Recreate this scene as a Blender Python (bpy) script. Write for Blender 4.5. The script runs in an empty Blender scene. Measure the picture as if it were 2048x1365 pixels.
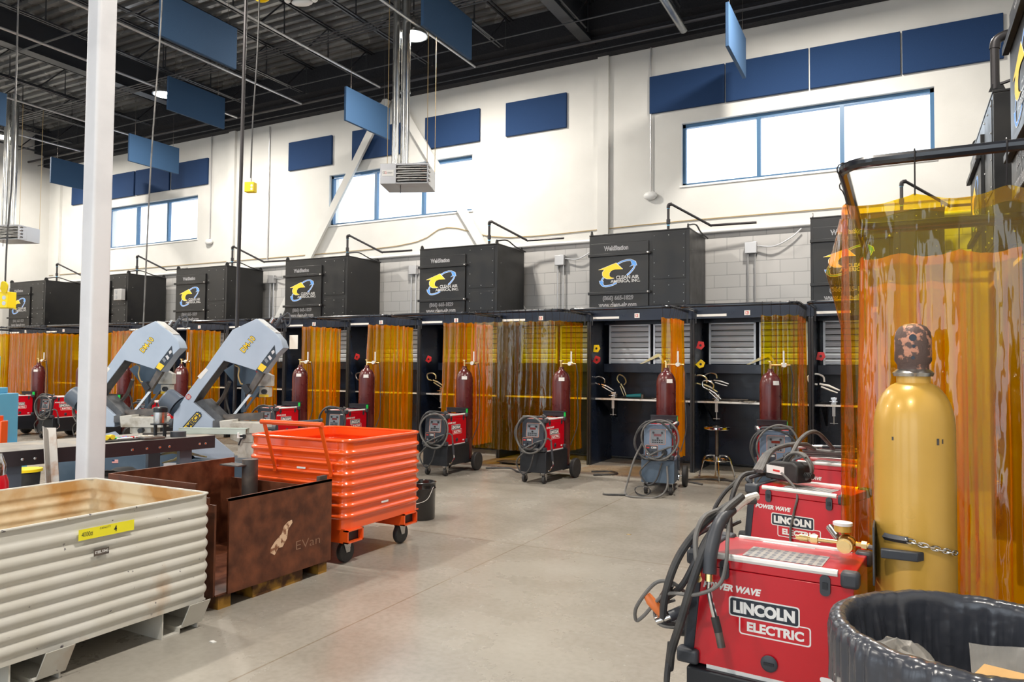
import bpy, math, random
from mathutils import Vector, Matrix, Quaternion, noise
random.seed(7)
PI = math.pi
C = bpy.context.scene.collection
sc = bpy.context.scene

# ------------------------------------------------------------------ camera
YAW, PITCH, ROLL, FPX = math.radians(-27.853), math.radians(1.957), math.radians(0.46), 1464.0
fw = Vector((math.sin(YAW)*math.cos(PITCH), math.cos(YAW)*math.cos(PITCH), math.sin(PITCH)))
rt = Vector((math.cos(YAW), -math.sin(YAW), 0)); up = rt.cross(fw)
r2 = rt*math.cos(ROLL)+up*math.sin(ROLL); u2 = up*math.cos(ROLL)-rt*math.sin(ROLL)
cd = bpy.data.cameras.new('camera'); cam = bpy.data.objects.new('camera', cd); C.objects.link(cam)
cd.sensor_width = 36; cd.lens = FPX/2048*36; cd.clip_end = 300; cd.clip_start = 0.05
cam.matrix_world = Matrix(((r2.x, u2.x, -fw.x, 0), (r2.y, u2.y, -fw.y, 0), (r2.z, u2.z, -fw.z, 1.55), (0, 0, 0, 1)))
sc.camera = cam

# ------------------------------------------------------------------ world, exposure, sun
sc.view_settings.view_transform = 'Standard'; sc.view_settings.look = 'None'
sc.view_settings.exposure = 0.86; sc.view_settings.gamma = 1.0; sc.view_settings.use_curve_mapping = False
try:
    sc.cycles.transparent_max_bounces = 24; sc.cycles.max_bounces = 8; sc.cycles.sample_clamp_indirect = 6
    sc.cycles.caustics_reflective = False; sc.cycles.caustics_refractive = False
    sc.cycles.use_denoising = True
except Exception: pass
w = bpy.data.worlds.new('sky'); sc.world = w; w.use_nodes = True
w.node_tree.nodes['Background'].inputs[0].default_value = (0.80, 0.90, 1.0, 1)
w.node_tree.nodes['Background'].inputs[1].default_value = 1.7

def seen_or_added_lamp(x, y, z, power):
    l = bpy.data.lights.new('lamp_light', 'AREA'); l.shape = 'DISK'; l.size = 0.40; l.energy = power
    l.color = (1.0, 0.93, 0.83)
    o = bpy.data.objects.new('lamp_light', l); C.objects.link(o); o.location = (x, y, z)
    return o
SEEN_AND_ADDED_LAMPS = [(-6.93, 9.6, 6.93), (-12.9, 9.5, 6.93), (-18.85, 9.55, 6.93), (-1.1, 9.6, 6.93),  # first three are seen; the others are added out of view for light
         (-13.5, 3.6, 6.93), (-7.3, 3.6, 6.93), (-1.1, 3.6, 6.93), (-19.67, 3.6, 6.93),
         (-7.3, -2.8, 6.93), (-1.1, -2.8, 6.93)]
for p in SEEN_AND_ADDED_LAMPS:
    seen_or_added_lamp(p[0], p[1], p[2]-0.06, 170)

# ------------------------------------------------------------------ materials
def mat(name, col, rough=0.5, metal=0.0, noise_amt=0.0, noise_scale=8.0, col2=None, bump=0.0, coat=0.0, spec=None, lo=0.45, hi=0.65, detail=6.0, bump_scale=None, stretch=None):
    m = bpy.data.materials.new(name); m.use_nodes = True
    nt = m.node_tree; b = nt.nodes['Principled BSDF']
    b.inputs['Base Color'].default_value = (*col, 1); b.inputs['Roughness'].default_value = rough
    b.inputs['Metallic'].default_value = metal
    if coat: b.inputs['Coat Weight'].default_value = coat; b.inputs['Coat Roughness'].default_value = 0.08
    if spec is not None: b.inputs['Specular IOR Level'].default_value = spec
    if col2 is not None or bump or noise_amt:
        tc = nt.nodes.new('ShaderNodeTexCoord'); src = tc.outputs['Object']
        if stretch:
            mp = nt.nodes.new('ShaderNodeMapping'); mp.inputs['Scale'].default_value = stretch
            nt.links.new(src, mp.inputs['Vector']); src = mp.outputs['Vector']
        nz = nt.nodes.new('ShaderNodeTexNoise'); nz.inputs['Scale'].default_value = noise_scale
        nz.inputs['Detail'].default_value = detail; nt.links.new(src, nz.inputs['Vector'])
        if col2 is not None:
            cr = nt.nodes.new('ShaderNodeValToRGB'); cr.color_ramp.elements[0].position = lo; cr.color_ramp.elements[1].position = hi
            cr.color_ramp.elements[0].color = (*col, 1); cr.color_ramp.elements[1].color = (*col2, 1)
            nt.links.new(nz.outputs['Fac'], cr.inputs['Fac']); nt.links.new(cr.outputs['Color'], b.inputs['Base Color'])
        if noise_amt:
            mr = nt.nodes.new('ShaderNodeMapRange'); mr.inputs['From Min'].default_value = .3; mr.inputs['From Max'].default_value = .7
            mr.inputs['To Min'].default_value = max(0.02, rough-noise_amt); mr.inputs['To Max'].default_value = rough+noise_amt
            nt.links.new(nz.outputs['Fac'], mr.inputs['Value']); nt.links.new(mr.outputs['Result'], b.inputs['Roughness'])
        if bump:
            n2 = nt.nodes.new('ShaderNodeTexNoise'); n2.inputs['Scale'].default_value = bump_scale or noise_scale*4
            nt.links.new(src, n2.inputs['Vector'])
            bp = nt.nodes.new('ShaderNodeBump'); bp.inputs['Strength'].default_value = bump; bp.inputs['Distance'].default_value = 0.01
            nt.links.new(n2.outputs['Fac'], bp.inputs['Height']); nt.links.new(bp.outputs['Normal'], b.inputs['Normal'])
    return m
def emis(name, col, s):
    m = bpy.data.materials.new(name); m.use_nodes = True; nt = m.node_tree
    b = nt.nodes['Principled BSDF']; b.inputs['Emission Color'].default_value = (*col, 1); b.inputs['Emission Strength'].default_value = s
    b.inputs['Base Color'].default_value = (*col, 1)
    return m
M = {}
M['wall'] = mat('wall_paint', (0.64, 0.635, 0.61), 0.75, col2=(0.68, 0.675, 0.65), noise_scale=1.5, bump=.08, bump_scale=60)
M['white'] = mat('white_paint', (0.78, 0.78, 0.77), 0.4)
M['colpaint'] = mat('column_paint', (0.74, 0.75, 0.79), 0.42, col2=(0.68, 0.69, 0.73), noise_scale=3, bump=.05, bump_scale=90)
M['black'] = mat('black_steel', (0.010, 0.012, 0.017), 0.42, noise_amt=.1, noise_scale=5)
M['boothblk'] = mat('booth_steel', (0.005, 0.010, 0.026), 0.33, col2=(0.008, 0.015, 0.034), noise_amt=.12, noise_scale=3)
M['hood'] = mat('hood_paint', (0.008, 0.008, 0.009), 0.38, col2=(0.012, 0.0115, 0.011), noise_scale=4, noise_amt=.08)
M['deck'] = mat('deck_paint', (0.15, 0.152, 0.158), 0.25, .3, col2=(0.26, 0.26, 0.26), noise_scale=1.2, noise_amt=.1)
M['joist'] = mat('joist_paint', (0.028, 0.030, 0.036), 0.38)
M['fuzzy'] = mat('fireproofing', (0.012, 0.013, 0.018), 0.8, bump=1.0, noise_scale=10, bump_scale=25)
M['galv'] = mat('galvanised', (0.62, 0.62, 0.60), 0.26, .95, col2=(0.48, 0.49, 0.50), noise_scale=7)
M['heater'] = mat('heater_paint', (0.42, 0.43, 0.46), 0.35, .3)
M['steel'] = mat('bare_steel', (0.55, 0.55, 0.55), 0.3, 1.0, noise_amt=.1)
M['chrome'] = mat('chrome', (0.75, 0.75, 0.76), 0.12, 1.0)
M['dksteel'] = mat('dark_steel', (0.12, 0.11, 0.105), 0.5, .7, col2=(0.2, .17, .15))
M['louver'] = mat('louver_metal', (0.74, 0.79, 0.86), 0.38, .25)
M['benchedge'] = mat('worn_bench_edge', (0.75, 0.74, 0.72), 0.4, .3, col2=(0.45, .40, .33), noise_scale=14, lo=.55, hi=.7)
M['panel'] = mat('acoustic_fabric', (0.006, 0.032, 0.105), 0.9, col2=(0.008, 0.040, 0.125), noise_scale=120, bump=.2, bump_scale=300)
M['baffle'] = mat('baffle_fabric', (0.014, 0.050, 0.115), 0.85, col2=(0.018, 0.060, 0.135), noise_scale=120, bump=.2, bump_scale=300)
M['rail'] = mat('rail_paint', (0.012, 0.014, 0.02), 0.22, coat=.4)
M['red'] = mat('red_enamel', (0.58, 0.002, 0.014), 0.28, coat=.35, col2=(0.52, 0.002, 0.012), noise_scale=2)
M['gray'] = mat('machine_gray', (0.085, 0.11, 0.15), 0.42)
M['gray2'] = mat('panel_gray', (0.20, 0.22, 0.25), 0.4)
M['rubber'] = mat('rubber', (0.022, 0.022, 0.024), 0.6, col2=(.035, .034, .034), noise_scale=12)
M['cable'] = mat('cable_rubber', (0.035, 0.036, 0.040), 0.5, col2=(0.07, .068, .065), noise_scale=10)
M['cable2'] = mat('grey_cable', (0.16, 0.155, 0.15), 0.55, col2=(0.09, .09, .09), noise_scale=9)
M['bumper'] = mat('bumper_plastic', (0.045, 0.05, 0.062), 0.45)
M['orangeline'] = mat('panel_outline', (0.75, 0.33, 0.22), 0.5)
M['display'] = mat('display_red', (0.16, 0.02, 0.02), 0.15)
M['logowhite'] = mat('logo_white', (0.85, 0.85, 0.85), 0.4)
M['logoblack'] = mat('logo_black', (0.012, 0.02, 0.035), 0.35)
M['logoyellow'] = mat('logo_yellow', (0.90, 0.62, 0.03), 0.5)
M['logoblue'] = mat('logo_blue', (0.10, 0.33, 0.82), 0.5)
M['letgray'] = mat('letter_grey', (0.62, 0.62, 0.65), 0.5)
M['maroon'] = mat('maroon_cylinder', (0.085, 0.012, 0.014), 0.28, col2=(0.12, 0.022, 0.02), noise_scale=5, noise_amt=.08, coat=.2)
M['brass'] = mat('brass', (0.80, 0.58, 0.26), 0.25, 1.0)
M['gold'] = mat('gold_cylinder', (0.70, 0.415, 0.080), 0.30, .12, col2=(0.64, .375, .07), noise_scale=3, noise_amt=.08, coat=.25)
M['cap'] = mat('cylinder_cap', (0.13, 0.085, 0.075), 0.55, .2, col2=(0.62, 0.30, 0.20), noise_scale=22, lo=.53, hi=.57, bump=.2)
M['green'] = mat('green_tag', (0.02, 0.75, 0.12), 0.5)
M['pink'] = mat('pink_nozzle', (0.80, 0.35, 0.42), 0.5)
M['paper'] = mat('paper', (0.80, 0.80, 0.78), 0.7)
M['redtext'] = mat('red_text', (0.65, 0.03, 0.03), 0.5)
M['yellow'] = mat('yellow_plastic', (0.90, 0.66, 0.01), 0.4)
M['orangebin'] = mat('orange_enamel', (0.88, 0.105, 0.012), 0.25, coat=.6, col2=(.84, .095, .012), noise_scale=2)
M['rust'] = mat('rusted_sheet', (0.075, 0.022, 0.010), 0.5, .15, col2=(0.21, 0.066, 0.028), noise_scale=9, lo=.35, hi=.75, detail=12, bump=.1, noise_amt=.1)
M['rustyel'] = mat('rusty_yellow', (0.09, 0.035, 0.012), 0.6, .2, col2=(0.40, 0.21, 0.03), noise_scale=7, lo=.45, hi=.6, bump=.2)
M['whitebin'] = mat('chipped_white', (0.60, 0.59, 0.55), 0.42, col2=(0.55, 0.53, 0.47), noise_scale=4, lo=.4, hi=.7)
M['sawgray'] = mat('saw_enamel', (0.40, 0.48, 0.60), 0.36, col2=(0.36, 0.44, 0.56), noise_scale=3)
M['sawdark'] = mat('saw_inner', (0.075, 0.08, 0.09), 0.55, col2=(0.12, .125, .135), noise_scale=9)
M['sawslate'] = mat('saw_slate', (0.05, 0.085, 0.13), 0.4, col2=(0.075, 0.115, 0.165), noise_scale=3)
M['greasy'] = mat('greasy_cream', (0.55, 0.54, 0.50), 0.45, col2=(0.26, .22, .16), noise_scale=7, lo=.5, hi=.72)
M['palegreen'] = mat('pale_green_steel', (0.50, 0.58, 0.54), 0.4)
M['tabletop'] = mat('table_top', (0.22, 0.21, 0.20), 0.5, col2=(0.34, 0.30, 0.25), noise_scale=5, noise_amt=.1)
M['tableside'] = mat('table_side', (0.022, 0.017, 0.022), 0.38)
M['blue'] = mat('machine_blue', (0.10, 0.33, 0.50), 0.45)
M['ltblue'] = mat('thread_tape', (0.15, 0.55, 0.85), 0.5)
M['pipe'] = mat('black_pipe', (0.045, 0.042, 0.045), 0.4, .5)
M['cond'] = mat('conduit', (0.55, 0.55, 0.56), 0.35, .6)
M['wood'] = mat('cardboard', (0.66, 0.40, 0.16), 0.7, col2=(.60, .36, .14), noise_scale=8)
M['tan'] = mat('tan_hose', (0.42, 0.30, 0.13), 0.5)
M['clampyel'] = mat('worn_clamp', (0.50, 0.42, 0.20), 0.35, .6, col2=(.40, .38, .34), noise_scale=12)
M['teal'] = mat('grinder_teal', (0.02, 0.22, 0.26), 0.4)
M['knob'] = mat('red_knob', (.55, .02, .03), .4)

def plate_mat(name, base, lines, sx, sy):   # a printed label: rows of dark marks
    m = mat(name, base, 0.45); nt = m.node_tree; b = nt.nodes['Principled BSDF']
    tc = nt.nodes.new('ShaderNodeTexCoord'); mp = nt.nodes.new('ShaderNodeMapping'); mp.inputs['Scale'].default_value = (sx, sy, sx)
    br = nt.nodes.new('ShaderNodeTexBrick'); br.inputs['Color1'].default_value = (*base, 1); br.inputs['Color2'].default_value = (*[v*.8 for v in base], 1)
    br.inputs['Mortar'].default_value = (*lines, 1); br.inputs['Scale'].default_value = 1; br.inputs['Mortar Size'].default_value = .06
    nt.links.new(tc.outputs['Object'], mp.inputs['Vector']); nt.links.new(mp.outputs['Vector'], br.inputs['Vector']); nt.links.new(br.outputs['Color'], b.inputs['Base Color'])
    return m
M['warnlabel'] = plate_mat('warning_label', (0.20, 0.21, 0.24), (0.40, 0.38, 0.36), 14, 9)

# block masonry
def block_mat():
    m = bpy.data.materials.new('grey_block'); m.use_nodes = True; nt = m.node_tree; b = nt.nodes['Principled BSDF']
    tc = nt.nodes.new('ShaderNodeTexCoord'); sp = nt.nodes.new('ShaderNodeSeparateXYZ'); cb = nt.nodes.new('ShaderNodeCombineXYZ')
    nt.links.new(tc.outputs['Object'], sp.inputs[0]); nt.links.new(sp.outputs['X'], cb.inputs['X']); nt.links.new(sp.outputs['Z'], cb.inputs['Y'])
    br = nt.nodes.new('ShaderNodeTexBrick'); br.inputs['Scale'].default_value = 1.0
    br.inputs['Brick Width'].default_value = .406; br.inputs['Row Height'].default_value = .203; br.inputs['Mortar Size'].default_value = .005
    br.inputs['Color1'].default_value = (.50, .49, .48, 1); br.inputs['Color2'].default_value = (.46, .455, .45, 1); br.inputs['Mortar'].default_value = (.33, .33, .33, 1)
    nt.links.new(cb.outputs[0], br.inputs['Vector']); nt.links.new(br.outputs['Color'], b.inputs['Base Color'])
    bp = nt.nodes.new('ShaderNodeBump'); bp.inputs['Strength'].default_value = .5; bp.inputs['Distance'].default_value = .01
    nt.links.new(br.outputs['Fac'], bp.inputs['Height']); bp.invert = True; nt.links.new(bp.outputs['Normal'], b.inputs['Normal'])
    b.inputs['Roughness'].default_value = .8
    return m
M['block'] = block_mat()

def floor_mat():
    m = bpy.data.materials.new('polished_concrete'); m.use_nodes = True; nt = m.node_tree; b = nt.nodes['Principled BSDF']
    tc = nt.nodes.new('ShaderNodeTexCoord')
    n1 = nt.nodes.new('ShaderNodeTexNoise'); n1.inputs['Scale'].default_value = .7; n1.inputs['Detail'].default_value = 8; n1.inputs['Roughness'].default_value = .62
    n2 = nt.nodes.new('ShaderNodeTexNoise'); n2.inputs['Scale'].default_value = 26; n2.inputs['Detail'].default_value = 5
    nt.links.new(tc.outputs['Object'], n1.inputs['Vector']); nt.links.new(tc.outputs['Object'], n2.inputs['Vector'])
    cr = nt.nodes.new('ShaderNodeValToRGB'); e = cr.color_ramp.elements
    e[0].position = .34; e[0].color = (.28, .255, .215, 1); e[1].position = .66; e[1].color = (.37, .35, .31, 1)
    k = e.new(.5); k.color = (.33, .305, .265, 1)
    nt.links.new(n1.outputs['Fac'], cr.inputs['Fac'])
    mx = nt.nodes.new('ShaderNodeMix'); mx.data_type = 'RGBA'; mx.blend_type = 'MULTIPLY'; mx.inputs['Factor'].default_value = .5
    c2 = nt.nodes.new('ShaderNodeValToRGB'); c2.color_ramp.elements[0].position = .3; c2.color_ramp.elements[0].color = (.78, .76, .74, 1); c2.color_ramp.elements[1].position = .6
    nt.links.new(n2.outputs['Fac'], c2.inputs['Fac'])
    nt.links.new(cr.outputs['Color'], mx.inputs['A']); nt.links.new(c2.outputs['Color'], mx.inputs['B'])
    # saw-cut control joints
    br = nt.nodes.new('ShaderNodeTexBrick'); br.offset = 0; br.inputs['Scale'].default_value = 1; br.inputs['Brick Width'].default_value = 4.6; br.inputs['Row Height'].default_value = 3.9
    br.inputs['Mortar Size'].default_value = .006; br.inputs['Color1'].default_value = (1, 1, 1, 1); br.inputs['Color2'].default_value = (1, 1, 1, 1); br.inputs['Mortar'].default_value = (.75, .68, .60, 1)
    mp = nt.nodes.new('ShaderNodeMapping'); mp.inputs['Location'].default_value = (2.9, 2.1, 0); nt.links.new(tc.outputs['Object'], mp.inputs['Vector']); nt.links.new(mp.outputs['Vector'], br.inputs['Vector'])
    m2 = nt.nodes.new('ShaderNodeMix'); m2.data_type = 'RGBA'; m2.blend_type = 'MULTIPLY'; m2.inputs['Factor'].default_value = 1
    nt.links.new(mx.outputs['Result'], m2.inputs['A']); nt.links.new(br.outputs['Color'], m2.inputs['B'])
    nt.links.new(m2.outputs['Result'], b.inputs['Base Color'])
    mr = nt.nodes.new('ShaderNodeMapRange'); mr.inputs['From Min'].default_value = .3; mr.inputs['From Max'].default_value = .7; mr.inputs['To Min'].default_value = .16; mr.inputs['To Max'].default_value = .34
    nt.links.new(n1.outputs['Fac'], mr.inputs['Value']); nt.links.new(mr.outputs['Result'], b.inputs['Roughness'])
    b.inputs['Specular IOR Level'].default_value = .6
    return m
M['floor'] = floor_mat()

def pvc_mat(name, tcol, ecol, gl=0.10, body=.36, rg=.06, bs=.55):
    """tinted clear PVC sheet: light passes tinted, deeper where the sheet is seen at a slant"""
    m = bpy.data.materials.new(name); m.use_nodes = True; nt = m.node_tree; nt.nodes.remove(nt.nodes['Principled BSDF'])
    out = nt.nodes['Material Output']
    lw = nt.nodes.new('ShaderNodeLayerWeight'); lw.inputs['Blend'].default_value = .5
    cr = nt.nodes.new('ShaderNodeValToRGB'); cr.color_ramp.elements[0].color = (*tcol, 1); cr.color_ramp.elements[1].color = (*ecol, 1)
    cr.color_ramp.elements[0].position = .05; cr.color_ramp.elements[1].position = .75
    nt.links.new(lw.outputs['Facing'], cr.inputs['Fac'])
    tr = nt.nodes.new('ShaderNodeBsdfTransparent'); nt.links.new(cr.outputs['Color'], tr.inputs['Color'])
    tl = nt.nodes.new('ShaderNodeBsdfTranslucent'); nt.links.new(cr.outputs['Color'], tl.inputs['Color'])
    df = nt.nodes.new('ShaderNodeBsdfDiffuse'); df.inputs['Color'].default_value = (*ecol, 1)
    m0 = nt.nodes.new('ShaderNodeMixShader'); m0.inputs[0].default_value = .45; nt.links.new(tl.outputs[0], m0.inputs[1]); nt.links.new(df.outputs[0], m0.inputs[2])
    m1 = nt.nodes.new('ShaderNodeMixShader'); m1.inputs[0].default_value = body; nt.links.new(tr.outputs[0], m1.inputs[1]); nt.links.new(m0.outputs[0], m1.inputs[2])
    g = nt.nodes.new('ShaderNodeBsdfGlossy'); g.inputs['Roughness'].default_value = rg; g.inputs['Color'].default_value = (1, 1, 1, 1)
    fr = nt.nodes.new('ShaderNodeLayerWeight'); fr.inputs['Blend'].default_value = .5
    pw = nt.nodes.new('ShaderNodeMath'); pw.operation = 'POWER'; pw.inputs[1].default_value = 3.5; nt.links.new(fr.outputs['Facing'], pw.inputs[0])
    ad = nt.nodes.new('ShaderNodeMath'); ad.operation = 'MULTIPLY_ADD'; ad.inputs[1].default_value = .5; ad.inputs[2].default_value = gl; nt.links.new(pw.outputs[0], ad.inputs[0])
    m2 = nt.nodes.new('ShaderNodeMixShader'); nt.links.new(ad.outputs[0], m2.inputs[0]); nt.links.new(m1.outputs[0], m2.inputs[1]); nt.links.new(g.outputs[0], m2.inputs[2])
    # small wrinkles
    tc = nt.nodes.new('ShaderNodeTexCoord'); mp = nt.nodes.new('ShaderNodeMapping'); mp.inputs['Scale'].default_value = (1, 1, .22)
    nz = nt.nodes.new('ShaderNodeTexNoise'); nz.inputs['Scale'].default_value = 9; nz.inputs['Detail'].default_value = 3
    nt.links.new(tc.outputs['Object'], mp.inputs[0]); nt.links.new(mp.outputs[0], nz.inputs['Vector'])
    bp = nt.nodes.new('ShaderNodeBump'); bp.inputs['Strength'].default_value = bs; bp.inputs['Distance'].default_value = .02
    nt.links.new(nz.outputs['Fac'], bp.inputs['Height']); nt.links.new(bp.outputs['Normal'], g.inputs['Normal']); nt.links.new(bp.outputs['Normal'], fr.inputs['Normal'])
    nt.links.new(m2.outputs[0], out.inputs['Surface'])
    return m
M['pvc'] = pvc_mat('orange_pvc', (1.0, .76, .012), (1.0, .36, .002), .035, .36)
M['pvcnear'] = pvc_mat('yellow_pvc', (1.0, .83, .004), (1.0, .42, .0), .05, .10, .035, .8)
M['pvchem'] = mat('pvc_hem', (.95, .60, .01), .3)
def glass_mat():
    m = bpy.data.materials.new('window_glass'); m.use_nodes = True; nt = m.node_tree; nt.nodes.remove(nt.nodes['Principled BSDF']); out = nt.nodes['Material Output']
    tr = nt.nodes.new('ShaderNodeBsdfTransparent'); g = nt.nodes.new('ShaderNodeBsdfGlossy'); g.inputs['Roughness'].default_value = .03
    mx = nt.nodes.new('ShaderNodeMixShader'); mx.inputs[0].default_value = .06; nt.links.new(tr.outputs[0], mx.inputs[1]); nt.links.new(g.outputs[0], mx.inputs[2]); nt.links.new(mx.outputs[0], out.inputs[0])
    return m
M['glass'] = glass_mat()
def bag_mat(name, tint, tf):
    m = mat(name, tint, .25, bump=.9, noise_scale=9, bump_scale=14, coat=.3); nt = m.node_tree; b = nt.nodes['Principled BSDF']; b.inputs['Alpha'].default_value = tf
    return m
M['liner'] = bag_mat('black_liner', (0.05, 0.055, 0.07), .95)
M['clearbag'] = bag_mat('clear_film', (.62, .60, .56), .35)
M['can'] = mat('can_plastic', (0.020, 0.024, 0.038), .4)

# ------------------------------------------------------------------ mesh builder
def cm(pts, n=6):   # Catmull-Rom through points
    P = [Vector(p) for p in pts]; out = []
    Q = [P[0]*2-P[1]]+P+[P[-1]*2-P[-2]]
    for i in range(1, len(Q)-2):
        for k in range(n):
            t = k/n; a, b, c, d = Q[i-1], Q[i], Q[i+1], Q[i+2]
            out.append(.5*((2*b)+(c-a)*t+(2*a-5*b+4*c-d)*t*t+(3*b-a-3*c+d)*t**3))
    out.append(P[-1]); return out
class MB:
    def __init__(s): s.v = []; s.f = []
    def add(s, vs, fs):
        o = len(s.v); s.v += [tuple(v) for v in vs]; s.f += [tuple(i+o for i in f) for f in fs]; return s
    def box(s, x0, y0, z0, x1, y1, z1, M4=None):
        vs = [Vector((x, y, z)) for z in (z0, z1) for y in (y0, y1) for x in (x0, x1)]
        if M4: vs = [M4 @ v for v in vs]
        return s.add(vs, [(0, 2, 3, 1), (4, 5, 7, 6), (0, 1, 5, 4), (2, 6, 7, 3), (0, 4, 6, 2), (1, 3, 7, 5)])
    def tube(s, pts, r, n=8, closed=False, caps=True):
        P = [Vector(p) for p in pts]; N = len(P); rs = r if isinstance(r, (list, tuple)) else [r]*N
        T = []
        for i in range(N):
            a = P[(i-1) % N] if (closed or i > 0) else P[i]; b = P[(i+1) % N] if (closed or i < N-1) else P[i]
            t = (b-a); T.append(t.normalized() if t.length > 1e-9 else Vector((0, 0, 1)))
        ref = Vector((0, 0, 1)) if abs(T[0].z) < .9 else Vector((1, 0, 0)); nrm = (ref-T[0]*ref.dot(T[0])).normalized(); vs = []
        for i in range(N):
            nrm = (nrm-T[i]*nrm.dot(T[i])); nrm = nrm.normalized() if nrm.length > 1e-6 else Vector((1, 0, 0)); bn = T[i].cross(nrm)
            for k in range(n):
                a = 2*PI*k/n; vs.append(P[i]+(nrm*math.cos(a)+bn*math.sin(a))*rs[i])
        fs = []; R = N if closed else N-1
        for i in range(R):
            j = (i+1) % N
            for k in range(n):
                l = (k+1) % n; fs.append((i*n+k, i*n+l, j*n+l, j*n+k))
        if caps and not closed: fs.append(tuple(range(n-1, -1, -1))); fs.append(tuple((N-1)*n+k for k in range(n)))
        return s.add(vs, fs)
    def cyl(s, p0, p1, r, n=16, r1=None): return s.tube([p0, p1], [r, r if r1 is None else r1], n)
    def lathe(s, prof, n=24, c=(0, 0, 0), axis='z'):
        vs = []; c = Vector(c)
        for (r, z) in prof:
            for k in range(n):
                a = 2*PI*k/n
                if axis == 'z': vs.append(c+Vector((r*math.cos(a), r*math.sin(a), z)))
                elif axis == 'x': vs.append(c+Vector((z, r*math.cos(a), r*math.sin(a))))
                else: vs.append(c+Vector((r*math.sin(a), z, r*math.cos(a))))
        fs = [(i*n+k, i*n+(k+1) % n, (i+1)*n+(k+1) % n, (i+1)*n+k) for i in range(len(prof)-1) for k in range(n)]
        fs.append(tuple(range(n-1, -1, -1))); fs.append(tuple((len(prof)-1)*n+k for k in range(n)))
        return s.add(vs, fs)
    def prism(s, poly, ax, d0, d1):    # polygon in the two other axes, extruded along ax
        def P(a, b, d): return {'x': (d, a, b), 'y': (a, d, b), 'z': (a, b, d)}[ax]
        n = len(poly); vs = [P(a, b, d0) for a, b in poly]+[P(a, b, d1) for a, b in poly]
        fs = [tuple(range(n))[::-1], tuple(range(n, 2*n))]+[(i, (i+1) % n, n+(i+1) % n, n+i) for i in range(n)]
        return s.add(vs, fs)
    def grid(s, fn, nu, nv, closed_u=False):
        vs = [fn(i/(nu if closed_u else nu-1), j/(nv-1)) for j in range(nv) for i in range(nu)]
        fs = [(j*nu+i, j*nu+(i+1) % nu, (j+1)*nu+(i+1) % nu, (j+1)*nu+i) for j in range(nv-1) for i in range(nu if closed_u else nu-1)]
        return s.add(vs, fs)
    def sphere(s, c, r, n=12, sq=(1, 1, 1)):
        c = Vector(c); prof = [(math.sin(PI*i/(n//2)), -math.cos(PI*i/(n//2))) for i in range(n//2+1)]
        vs = [c+Vector((a*r*math.cos(2*PI*k/n)*sq[0], a*r*math.sin(2*PI*k/n)*sq[1], b*r*sq[2])) for a, b in prof for k in range(n)]
        fs = [(i*n+k, i*n+(k+1) % n, (i+1)*n+(k+1) % n, (i+1)*n+k) for i in range(len(prof)-1) for k in range(n)]
        return s.add(vs, fs)
    def build(s, name, m, parent=None, bevel=0, smooth=35, recalc=True):
        me = bpy.data.meshes.new(name); me.from_pydata(s.v, [], s.f); me.materials.append(m)
        if recalc:
            import bmesh
            b = bmesh.new(); b.from_mesh(me); bmesh.ops.remove_doubles(b, verts=b.verts, dist=1e-6); bmesh.ops.recalc_face_normals(b, faces=b.faces); b.to_mesh(me); b.free()
        if smooth: me.shade_smooth(); me.set_sharp_from_angle(angle=math.radians(smooth))
        o = bpy.data.objects.new(name, me); C.objects.link(o)
        if parent: o.parent = parent
        if bevel:
            bm = o.modifiers.new('bevel', 'BEVEL'); bm.width = bevel; bm.segments = 2; bm.limit_method = 'ANGLE'
        return o
def B(*a, **k): return MB().box(*a, **k)
def tag(o, label, cat, group=None):
    o['label'] = label; o['category'] = cat
    if group: o['group'] = group
    return o
def thing(name, label, cat, loc=(0, 0, 0), rz=0, group=None):
    o = bpy.data.objects.new(name, None); C.objects.link(o); o.location = loc; o.rotation_euler = (0, 0, rz); o.empty_display_size = .1
    return tag(o, label, cat, group)
def struct(o): o['kind'] = 'structure'; return o
def dup(root, loc=None, rz=None, label=None, group=None):
    def cp(o, par):
        c = o.copy(); C.objects.link(c); c.parent = par
        for ch in list(kids.get(o.name, [])): cp(ch, c)
        return c
    kids = {}
    for o in list(C.objects):
        if o.parent: kids.setdefault(o.parent.name, []).append(o)
    r = cp(root, None)
    if loc is not None: r.location = loc
    if rz is not None: r.rotation_euler = (0, 0, rz)
    if label: r['label'] = label
    if group: r['group'] = group
    return r
RX = (PI/2, 0, 0)
def text(name, s, w, h, m, parent, loc, rot=RX, bold=0.0, depth=.001, shear=0, maxw=True):
    cu = bpy.data.curves.new('t', 'FONT'); cu.body = s; cu.size = 1; cu.offset = bold; cu.extrude = 0; cu.align_x = 'CENTER'; cu.shear = shear; cu.resolution_u = 3
    o = bpy.data.objects.new('t', cu); C.objects.link(o); dg = bpy.context.evaluated_depsgraph_get(); dg.update()
    me = bpy.data.meshes.new_from_object(o.evaluated_get(dg)); bpy.data.objects.remove(o); bpy.data.curves.remove(cu)
    xs = [v.co.x for v in me.vertices]; ys = [v.co.y for v in me.vertices]
    cx, cy = (min(xs)+max(xs))/2, (min(ys)+max(ys))/2; kx, ky = w/(max(xs)-min(xs)), h/(max(ys)-min(ys))
    for v in me.vertices: v.co = Vector(((v.co.x-cx)*kx, (v.co.y-cy)*ky, depth))
    me.materials.clear(); me.materials.append(m); me.name = name
    o = bpy.data.objects.new(name, me); C.objects.link(o); o.location = loc; o.rotation_euler = rot
    if parent: o.parent = parent
    return o
def rrect(x0, y0, x1, y1, r, n=4):
    out = []
    for cx, cy, a0 in ((x1-r, y1-r, 0), (x0+r, y1-r, 90), (x0+r, y0+r, 180), (x1-r, y0+r, 270)):
        for k in range(n+1):
            a = math.radians(a0+90*k/n); out.append((cx+r*math.cos(a), cy+r*math.sin(a)))
    return out
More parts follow.
